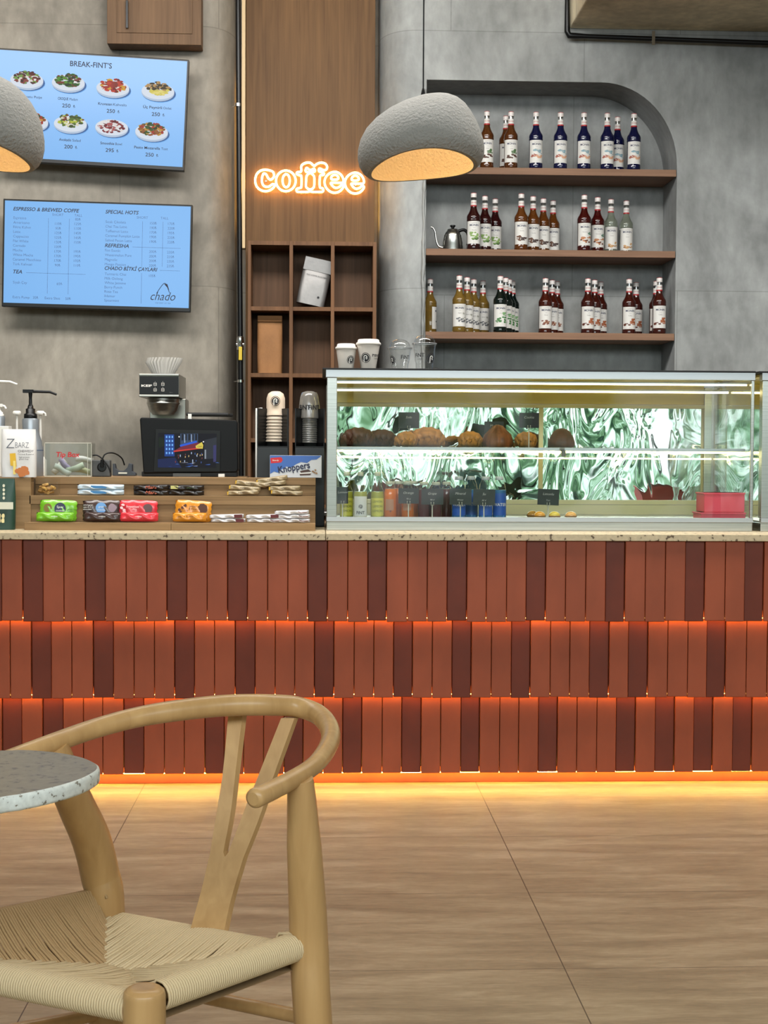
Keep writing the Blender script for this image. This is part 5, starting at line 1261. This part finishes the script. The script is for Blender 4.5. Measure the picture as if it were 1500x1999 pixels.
def cup_print(m, r_at, zc, ang, s, col, base):
    """round emblem on a cup wall: ring, disc and a small curl"""
    def P(u, v, e=0):
        rr = r_at(zc+v)+.0004+e; a = ang+u/rr; return (base[0]+rr*math.sin(a), base[1]-rr*math.cos(a), base[2]+zc+v)
    n = 26
    for r0, r1, e in ((s*.88, s, 0), (0, s*.76, 0)):
        vs = [P(r0*math.cos(2*PI*k/n), r0*math.sin(2*PI*k/n), e) for k in range(n)]+[P(r1*math.cos(2*PI*k/n), r1*math.sin(2*PI*k/n), e) for k in range(n)]
        m.use(col).add(vs, [(k, (k+1) % n, n+(k+1) % n, n+k) for k in range(n)], False)
    inv = WHITE
    st = [(-.32, -.9), (-.32, .25), (-.2, .42), (.15, .42), (.35, .2), (.2, 0), (0, .02)]
    for i in range(len(st)-1):
        (a0, b0), (a1, b1) = st[i], st[i+1]; dx, dz = a1-a0, b1-b0; L_ = math.hypot(dx, dz); nx, nz = -dz/L_*.09, dx/L_*.09
        m.use(inv).add([P((a0+nx)*s, (b0+nz)*s, .0004), (P((a1+nx)*s, (b1+nz)*s, .0004)), P((a1-nx)*s, (b1-nz)*s, .0004), P((a0-nx)*s, (b0-nz)*s, .0004)], [(0, 1, 2, 3)], False)
    m.add([P(.05*s, -.3*s, .0004), P(.4*s, -.3*s, .0004), P(.4*s, -.15*s, .0004), P(.05*s, -.15*s, .0004)], [(0, 1, 2, 3)], False)
# nested paper cups (upside down) in the left trough
a_ = at(536, 862, DY+.045); zb_ = Z(862, DY, 536)
for i in range(9):
    z0 = zb_+i*.0125
    tx = a_.x+.0005*i
    r = thing('paper_cup', 'white paper cup nested in the stack in the left cup dispenser', 'cup', (tx, DY+.07, z0), 'nested paper cups in the dispenser')
    if i < 8: MB().use(M('cup_paper', (210, 192, 172), .6), True).lathe([(.0375, 0), (.0385, .002), (.0375, .0045), (.0345, .006), (.034, .0115)], (0, 0, 0), 28).build('cup_wall', r, local=True)
    else:
        mm = MB().use(M('cup_paper_top', (214, 194, 172), .6), True); mm.X = Matrix.Rotation(-.08, 4, 'X')
        mm.lathe([(.0375, 0), (.0375, .008), (.036, .012), (.0365, .05), (.036, .070), (.030, .088), (.018, .096)], (0, 0, 0), 28).build('cup_wall', r, local=True)
        m = MB(); cup_print(m, lambda z: .0366, .058, .0, .019, INK, (0, -.004, 0)); m.build('emblem', r, local=True)
PLC = M('stacked_clear_plastic', (150, 146, 140), .18, .0, trans=.45, coat=.4)
b_ = at(604, 862, DY+.05); zb_ = Z(864, DY, 604)
for i in range(12):
    z0 = zb_+i*.0085
    r = thing('plastic_cup', 'clear plastic cup nested in the tall stack in the right cup dispenser', 'cup', (b_.x, DY+.07, z0), 'nested plastic cups in the dispenser')
    if i < 11: MB().use(PLC, True).lathe([(.0345, 0), (.0355, .0012), (.0345, .003), (.033, .004), (.033, .0082)], (0, 0, 0), 28).build('cup_wall', r, local=True)
    else:
        MB().use(PLC, True).lathe([(.0345, 0), (.044, .002), (.043, .006), (.0405, .05), (.036, .085), (.030, .102), (.014, .108)], (0, 0, 0), 32).build('cup_wall', r, local=True)
        m = MB().use(INK)
        for k, tt in enumerate(('FiNT', 'FiNT')): m.text(tt, (-.02 if k == 0 else .022), .035, 0, .026, 'C', .02, wrap=.0425)
        m.build('lettering', r, local=True)
# small white tap fittings behind the dispensers
p = at(505, 806, 6.0); tag(MB().use(WHITE).box(p.x-.012, p.x+.004, 5.98, 6.0, CT+.001, p.z+.01).tube([(p.x-.01, 5.99, p.z+.012), (p.x+.016, 5.985, p.z+.015)], .006, 10).build('white_holder', bevel=.002), 'white upright holder behind the left cup dispenser', 'holder')
# chocolate wafer carton
ky = 5.63; ka = X(527, ky); kb = X(628, ky); kz1 = Z(889, ky, 570); kz0 = zC+.001
kc = thing('wafer_carton', 'blue and white wafer carton standing at the right end of the riser', 'carton', ((ka+kb)/2, ky, kz0))
MB().use(M('carton_white', (206, 210, 216), .5)).box(ka, kb, ky, ky+.05, kz0, kz1).build('box', kc, bevel=.001)
W_, H_ = kb-ka, kz1-kz0
def kk(u, v): return (ka+W_*u, kz0+H_*v)
m = MB().use(M('carton_blue', (62, 104, 178), .45)).poly([kk(*q) for q in ((.004, .99), (.004, .16), (.08, .27), (.16, .22), (.22, .36), (.32, .50), (.40, .44), (.52, .62), (.60, .70), (.72, .66), (.80, .80), (.90, .82), (.97, .93), (.99, .99))], ky-.0006)
m.use(paint((200, 34, 44), .5)).poly([kk(*q) for q in ((.01, .88), (.22, .92), (.25, .80), (.22, .68), (.02, .64))], ky-.0009).use(WHITE).text('Storck', *kk(.05, .74), ky-.0013, .009, 'L', .01)
m.use(paint((24, 30, 66), .5)); mt_ = Matrix.Translation((kk(.17, .20)[0], ky-.0014, kk(.17, .20)[1])) @ Matrix.Rotation(-.17, 4, 'Y'); m.X = mt_; m.text('Knoppers', 0, 0, 0, .036, 'L', .022, width=W_*.62); m.X = Matrix()
m.use(paint((74, 50, 44), .5)).poly([kk(*q) for q in ((.58, .30), (.74, .38), (.80, .28), (.60, .22))], ky-.0009).use(paint((238, 236, 230), .5)).poly([kk(*q) for q in ((.575, .24), (.60, .215), (.80, .25), (.80, .20), (.575, .16))], ky-.001).use(paint((74, 50, 44), .5)).poly([kk(*q) for q in ((.575, .17), (.80, .19), (.78, .12), (.58, .10))], ky-.0011)
for u, v in ((.86, .24), (.90, .20), (.83, .28), (.88, .34)): m.use(paint((150, 120, 90), .6)).disc(*kk(u, v), .004, .004, ky-.0012, 8, .2)
m.build('front_print', kc)

# ================================================================ things on the display case
LZ = ZLID+.0005
def cup_on_case(px, Y, H, r0, r1, label, emb_ang, clear=False, words=None, dome=False):
    p = at(px, 715, Y); r = thing('takeaway_cup', label, 'cup', (p.x, Y, LZ))
    rad = lambda z: r0+(r1-r0)*z/H
    if not clear:
        MB().use(M('white_cup', (214, 206, 196), .55), True).lathe([(r0-.001, 0), (r0, .002), (r1, H)], (0, 0, 0), 36).build('cup_wall', r, local=True)
        MB().use(M('white_lid', (220, 214, 206), .4), True).lathe([(r1-.001, H-.004), (r1+.0035, H-.003), (r1+.0035, H+.003), (r1+.001, H+.006), (r1-.002, H+.007), (r1-.004, H+.016), (r1-.006, H+.0175), (r1-.009, H+.014), (.001, H+.014)], (0, 0, 0), 36, cap=(False, False)).build('lid', r, local=True)
    else:
        cg = glass_mat('clear_cup', (.93, .94, .94), .9, .06)
        MB().use(cg, True).lathe([(r0-.001, 0), (r0, .002), (rad(H*.3)-.002, H*.3), (rad(H*.34), H*.34), (r1, H)], (0, 0, 0), 36, cap=(True, False)).build('cup_wall', r, local=True)
        MB().use(cg, True).lathe([(r1+.0035, H-.006), (r1+.0035, H)], (0, 0, 0), 36, cap=(False, False)).lathe([(r1-.001, H+.001)]+[(r1*.93*math.cos(t), H+.004+.030*math.sin(t)) for t in [PI/2*k/8*.9 for k in range(9)]], (0, 0, 0), 36, cap=(False, False)).build('dome_lid', r, local=True)
        MB().use(M('clear_rim', (190, 192, 194), .15, trans=.5)).tube([((r1+.003)*math.cos(2*PI*k/36), (r1+.003)*math.sin(2*PI*k/36), H+.001) for k in range(36)], .0014, 6, closed=True).tube([((r0)*math.cos(2*PI*k/36), (r0)*math.sin(2*PI*k/36), .002) for k in range(36)], .001, 6, closed=True).build('rim', r, local=True)
    m = MB(); cup_print(m, rad, H*.45, emb_ang, .0165*H/.095+.002, INK, (0, 0, 0))
    if words:
        m.use(INK).text('FiNT', words*rad(H*.55), H*.50, 0, .020, 'C', .02, wrap=rad(H*.55)+.0006).text('COFFEE', words*rad(H*.4), H*.40, 0, .006, 'C', 0, wrap=rad(H*.42)+.001)
    m.build('print', r, local=True); return r
cup_on_case(676, 5.55, .078, .0275, .0375, 'shorter white takeaway cup with lid, leftmost on the glass case', .55)
cup_on_case(719.5, 5.55, .095, .0275, .0435, 'taller white takeaway cup with lid, second from the left on the glass case', -.35, words=.95)
cup_on_case(781, 5.60, .085, .030, .043, 'shorter clear plastic cup with dome lid on the glass case', -1.0, True, .6)
cup_on_case(829, 5.60, .102, .032, .043, 'taller clear plastic cup with dome lid on the glass case', .7, True, -.6)
p = at(850, 716, 5.66); m = MB().use(BLACKM)
m.X = Matrix.Translation((p.x, 5.66, LZ+.008)) @ Matrix.Diagonal((1, .8, .75, 1)); m.lathe([(.004, -.010), (.016, -.008), (.02, 0), (.015, .008), (.002, .012)], (0, 0, 0), 14, wav=lambda a, z: .15*math.sin(3*a+z*200))
tag(m.build('crumpled_cloth'), 'small dark crumpled cloth on the glass case beside the clear cups', 'cloth')

# ================================================================ inside the display case
ZD = ZDK+.0005
def case_bottle(px, Y, h, r, col, capc, label, group, tcol=None, kind=0, lab=None, trans=.5):
    p = at(px, 990, Y); t = thing('drink_bottle', label, 'bottle', (p.x, Y, ZD), group)
    lm = liq('drink_%d_%d_%d_%d' % (*col, kind), col, trans, .08)
    if kind == 0: pr = [(r*.9, 0), (r, .004), (r, h*.50), (r*.93, h*.58), (r*.60, h*.70), (r*.42, h*.78), (r*.38, h*.92)]
    elif kind == 1: pr = [(r*.9, 0), (r, .004), (r, h*.62), (r*.95, h*.70), (r*.80, h*.80), (r*.62, h*.88), (r*.60, h*.91)]
    else: pr = [(r*.9, 0), (r, .005), (r*.96, h*.3), (r, h*.5), (r*.98, h*.68), (r*.80, h*.82), (r*.52, h*.92), (r*.5, h*.93)]
    nl = {0: 4, 1: 5, 2: 5}[kind]
    MB().use(lm, True).lathe(pr[:nl], seg=26).build('liquid', t, local=True)
    MB().use(GLASS, True).lathe(pr[nl-1:], seg=26, cap=(False, False)).build('bottle_top', t, local=True)
    cr = pr[-1][0]*1.12
    MB().use(capc, True).lathe([(cr, h*.915), (cr*1.05, h*.92), (cr*1.05, h*.985), (cr*.9, h)], seg=20).build('cap', t, local=True)
    if lab: lm_ = MB(); lab(lm_, r, h); lm_.build('label', t, local=True)
    return t
def lab_y(m, r, h):
    m.use(paint((196, 190, 70), .5)).arc_band(r+.0005, -1.1, 1.1, h*.06, h*.44).use(paint((90, 96, 40), .5))
    for i in range(3): m.text('LEMON', 0, h*(.34-.1*i), 0, h*.07, 'C', wrap=r+.001)
def lab_w(m, r, h):
    m.use(paint((206, 206, 200), .6)).arc_band(r+.0005, -1.1, 1.1, h*.05, h*.48); cup_print(m, lambda z: r+.0004, h*.26, 0, .008, INK, (0, 0, 0)); m.use(INK).text('FiNT', 0, h*.10, 0, h*.09, 'C', .02, wrap=r+.001)
def lab_b(m, r, h):
    m.use(paint((40, 84, 170), .4)).arc_band(r+.0005, -1.2, 1.2, h*.08, h*.60); m.use(WHITE).text('WATER', 0, h*.30, 0, h*.10, 'C', .01, wrap=r+.001)
def lab_o(m, r, h):
    m.use(paint((170, 120, 90), .6)).arc_band(r+.0005, -.8, .5, h*.22, h*.52); m.use(paint((120, 50, 20), .5)).disc(0, h*.2, .004, .004, -r-.001, 8)
YC = (176, 178, 70)
SILV = M('cap_pale', (190, 196, 180), .35)
for i, (px, Y, k, w_) in enumerate(((677, 5.58, lab_y, 'leftmost, yellow label'), (704, 5.56, lab_w, 'middle, white label'), (737, 5.58, lab_y, 'rightmost, yellow label'))):
    case_bottle(px, Y, .175, .0255, YC, SILV, 'pale yellow lemonade bottle in the glass case, %s' % w_, 'lemonade bottles in the glass case', lab=k, trans=.35)
OR = (216, 110, 20)
for i, (px, Y, w_) in enumerate(((762, 5.58, 'leftmost, with beige label'), (778, 5.64, 'behind the leftmost'), (796, 5.58, 'behind the first black price card'), (806, 5.66, 'rearmost'))):
    case_bottle(px, Y, .140, .0245 if i != 1 else .022, OR, SILV, 'orange juice bottle in the glass case, %s' % w_, 'orange juice bottles in the glass case', kind=1, lab=lab_o if i in (0, 2) else None, trans=.1)
for i, (px, Y, w_) in enumerate(((828, 5.58, 'left one behind the grape price card'), (851, 5.58, 'middle one behind the grape price card'), (872, 5.66, 'right one, between two price cards'))):
    case_bottle(px, Y, .138, .0225, (96, 44, 50), SILV, 'dark red juice bottle in the glass case, %s' % w_, 'red juice bottles in the glass case', kind=1, trans=.15)
for i, (px, Y, w_) in enumerate(((896, 5.58, 'leftmost of four'), (920, 5.64, 'second from the left'), (948, 5.58, 'third from the left'), (975, 5.60, 'rightmost, fully in view'))):
    case_bottle(px, Y, .160, .0265, (70, 130, 190), M('cap_blue_white', (180, 190, 200), .4), 'blue water bottle in the glass case, %s' % w_, 'blue water bottles in the glass case', kind=2, lab=lab_b, trans=.35)
CARD = M('chalk_card', (22, 26, 28), .6); CHK = paint((190, 190, 186), .8)
def card(px0, px1, py0, py1, Y, label, words, zb, stand=True, tilt=0):
    a = at(px0, py1, Y); b = at(px1, py0, Y); cx = (a.x+b.x)/2
    r = thing('price_card', label, 'price card', (cx, Y, zb), 'black chalk price cards in the glass case')
    w = b.x-a.x; z0, z1 = a.z-zb, b.z-zb
    m = MB().use(CARD); m.X = Matrix.Translation((0, 0, (z0+z1)/2)) @ Matrix.Rotation(tilt, 4, 'Y'); hh = (z1-z0)/2
    m.box(-w/2, w/2, -.001, .001, -hh, hh).use(CHK)
    for i, t in enumerate(words): m.text(t, 0, hh*(.25-.75*i), -.0014, .013 if i == 0 else .009, 'C', -.012, .3)
    m.build('card', r, local=True)
    MB().use(EDGE).tube([(0, .004, 0), (0, .004, z0+.012)], .0022, 8).tube([(-.005, -.002, z0+.010), (-.005, -.002, z0-.003), (.005, -.002, z0-.003), (.005, -.002, z0+.010)], .0012, 6).lathe([(.014, 0), (.014, .0015)], (0, .004, 0), 16).build('clip_stand', r, local=True)
    return r
card(658, 680, 951, 983, 5.49, 'small black chalk price card at the left post, before the lemonade', ['Lemon'], ZD)
card(778, 818, 953, 983, 5.50, 'black chalk price card before the orange juice', ['Orange', '90 tl'], ZD)
card(823, 866, 954, 985, 5.50, 'black chalk price card reading a grape drink, before the red juice', ['Grape', '90 tl'], ZD)
card(878, 921, 954, 985, 5.50, 'black chalk price card before the left water bottles', ['Mineral', 'Water', '50 tl'], ZD)
card(924, 967, 955, 986, 5.50, 'black chalk price card before the right water bottles', ['Su', '50 tl'], ZD, tilt=.03)
card(1050, 1092, 955, 986, 5.52, 'black chalk price card standing before the lemon tarts', ['Limonlu', 'Tart'], ZD, tilt=.04)
SZ = ZSH+.0005
card(778, 819, 805, 836, 5.80, 'black price card behind the croissants on the glass shelf', ['Sade'], SZ)
card(1014, 1053, 806, 835, 5.62, 'black price card on the glass shelf beside the middle stile', ['Cookie'], SZ)
card(946, 984, 823, 850, 5.84, 'black price card half hidden behind the tall brown pastry', ['Muffin'], SZ)
# pastries on the glass shelf
CRO = M('croissant_crust', (196, 134, 62), .5, var=((30, 60, 60), .6, 4), bump=((60, 60, 60), .3, .003)); CHOC = M('chocolate_crust', (84, 46, 26), .5, var=((40, 40, 40), .6, 4), bump=((80, 80, 80), .4, .003))
def croissant(name, px, Y, L, H, mat, label, yaw=0, ridges=7, group=None):
    p = at(px, 860, Y); r = thing(name, label, 'pastry', (p.x, Y, SZ+.004), group, rotz=yaw)
    pts = []; rad = []
    n = 40
    for i in range(n+1):
        t = -1+2*i/n; pts.append((L/2*t, .018*t*t*1.2, H*.50*(1-.55*t*t)*.9+.002)); e = (1-abs(t)**2.4); rad.append(max(.004, H*.50*(e**.6)*(1+.22*abs(math.sin(t*ridges*PI/2)))))
    pts = [(x, y, q*.985) for (x, y, z), q in zip(pts, rad)]
    MB().use(mat).tube(pts, rad, 16).build('crust', r, local=True); return r
def tray(px0, px1, Y0, Y1, label, z):
    a, b = X(px0, Y0), X(px1, Y0)
    return tag(MB().use(STEEL).box(a, b, Y0, Y1, z, z+.003).build('serving_tray', bevel=.001), label, 'tray')
tray(664, 880, 5.58, 5.86, 'thin steel tray under the croissants at the left of the glass shelf', SZ)
tray(905, 1045, 5.58, 5.86, 'thin steel tray under the brown pastries left of the middle stile', SZ)
tray(1062, 1140, 5.58, 5.86, 'thin steel tray under the dark bun right of the middle stile', SZ)
croissant('croissant', 700, 5.66, .125, .062, CHOC, 'chocolate croissant at the left end of the glass shelf', .1)
croissant('croissant', 745, 5.78, .12, .058, CHOC, 'chocolate croissant behind and right of the first one', -.2)
croissant('croissant', 795, 5.66, .085, .050, CRO, 'small golden croissant between the chocolate and large golden ones', .3)
croissant('croissant', 835, 5.74, .13, .066, CRO, 'large golden croissant in the middle of the left shelf bay', 0)
croissant('croissant', 918, 5.66, .085, .052, CRO, 'golden croissant just left of the tall brown pastry', -.2)
croissant('croissant', 1028, 5.70, .075, .052, CRO, 'golden croissant below the price card by the middle stile', .1)
def bun(px, Y, r_, h, mat, label, peak=.8, wv=.05, k=9):
    p = at(px, 860, Y); r = thing('filled_bun', label, 'pastry', (p.x, Y, SZ+.004))
    MB().use(mat, True).lathe([(r_*.9, 0), (r_, h*.12), (r_*.98, h*.3), (r_*.86, h*.55), (r_*.62, h*peak), (r_*.34, h*.95), (.003, h)], seg=36, wav=lambda a, z: wv*math.sin(k*a)*(1 if z < h*.9 else 0)).build('crust', r, local=True); return r
bun(972, 5.66, .058, .086, M('brown_pastry', (120, 66, 30), .45, var=((60, 60, 8), .5, 4)), 'tall peaked brown pastry on the glass shelf left of the middle stile', .72, .07, 14)
bun(1097, 5.66, .052, .074, CHOC, 'dark round chocolate bun on the glass shelf right of the middle stile', .82, .03, 8)
# lemon tarts
tt_ = thing('tart_tray', 'clear low tray under the lemon tarts on the case floor', 'tray', (X(1078, 5.60), 5.60, ZD)); MB().use(ACRYL).box(X(1022, 5.56), X(1134, 5.56), 5.54, 5.68, ZD, ZD+.004).build('plate', tt_, bevel=.001)
for px, Y, c, w_ in ((1054, 5.58, (214, 150, 50), 'left'), (1083, 5.58, (214, 186, 60), 'middle'), (1115, 5.58, (218, 160, 70), 'right'), (1040, 5.65, (200, 150, 70), 'back left')):
    p = X(px, Y, 1003); r = thing('lemon_tart', 'domed yellow lemon tart, the %s one on the clear tray' % w_, 'tart', (p, Y, ZD+.0045), 'lemon tarts on the case floor')
    MB().use(M('tart_crust', (178, 128, 66), .6), True).lathe([(.020, 0), (.0235, .008)], seg=24, wav=lambda a, z: .04*math.sin(16*a)).build('tart_shell', r, local=True)
    MB().use(M('tart_dome_%d' % c[1], c, .25, coat=.4), True).lathe([(.0215*math.cos(t), .008+.016*math.sin(t)) for t in [PI/2*k/7*.98 for k in range(8)]], seg=24).build('lemon_dome', r, local=True)
# two stacked pink red box shapes at the right end
PINK = M('pink_red', (222, 74, 94), .45)
for i, (a, b, y0, y1, w_) in enumerate(((1370, 1457, 1006, 992, 'lower'), (1376, 1455, 991, 963, 'upper'))):
    Y = 5.478; zz0 = ZD+.0005 if i == 0 else ZD+.031; zz1 = ZD+.030 if i == 0 else Z(962, Y, 1420)
    r = thing('pink_box', 'pink red box shape at the right end of the glass case, the %s of two' % w_, 'box', (X((a+b)/2, Y), Y+.06, zz0), 'pink boxes in the glass case')
    MB().use(PINK).box(X(a, Y), X(b, Y), Y, Y+.12, zz0, zz1).build('carton', r, bevel=.002)
    MB().use(PINK).box(X(a, Y)-.004, X(b, Y)+.001, Y-.003, Y+.12, zz1-.006, zz1).build('lid_flap', r, bevel=.001)
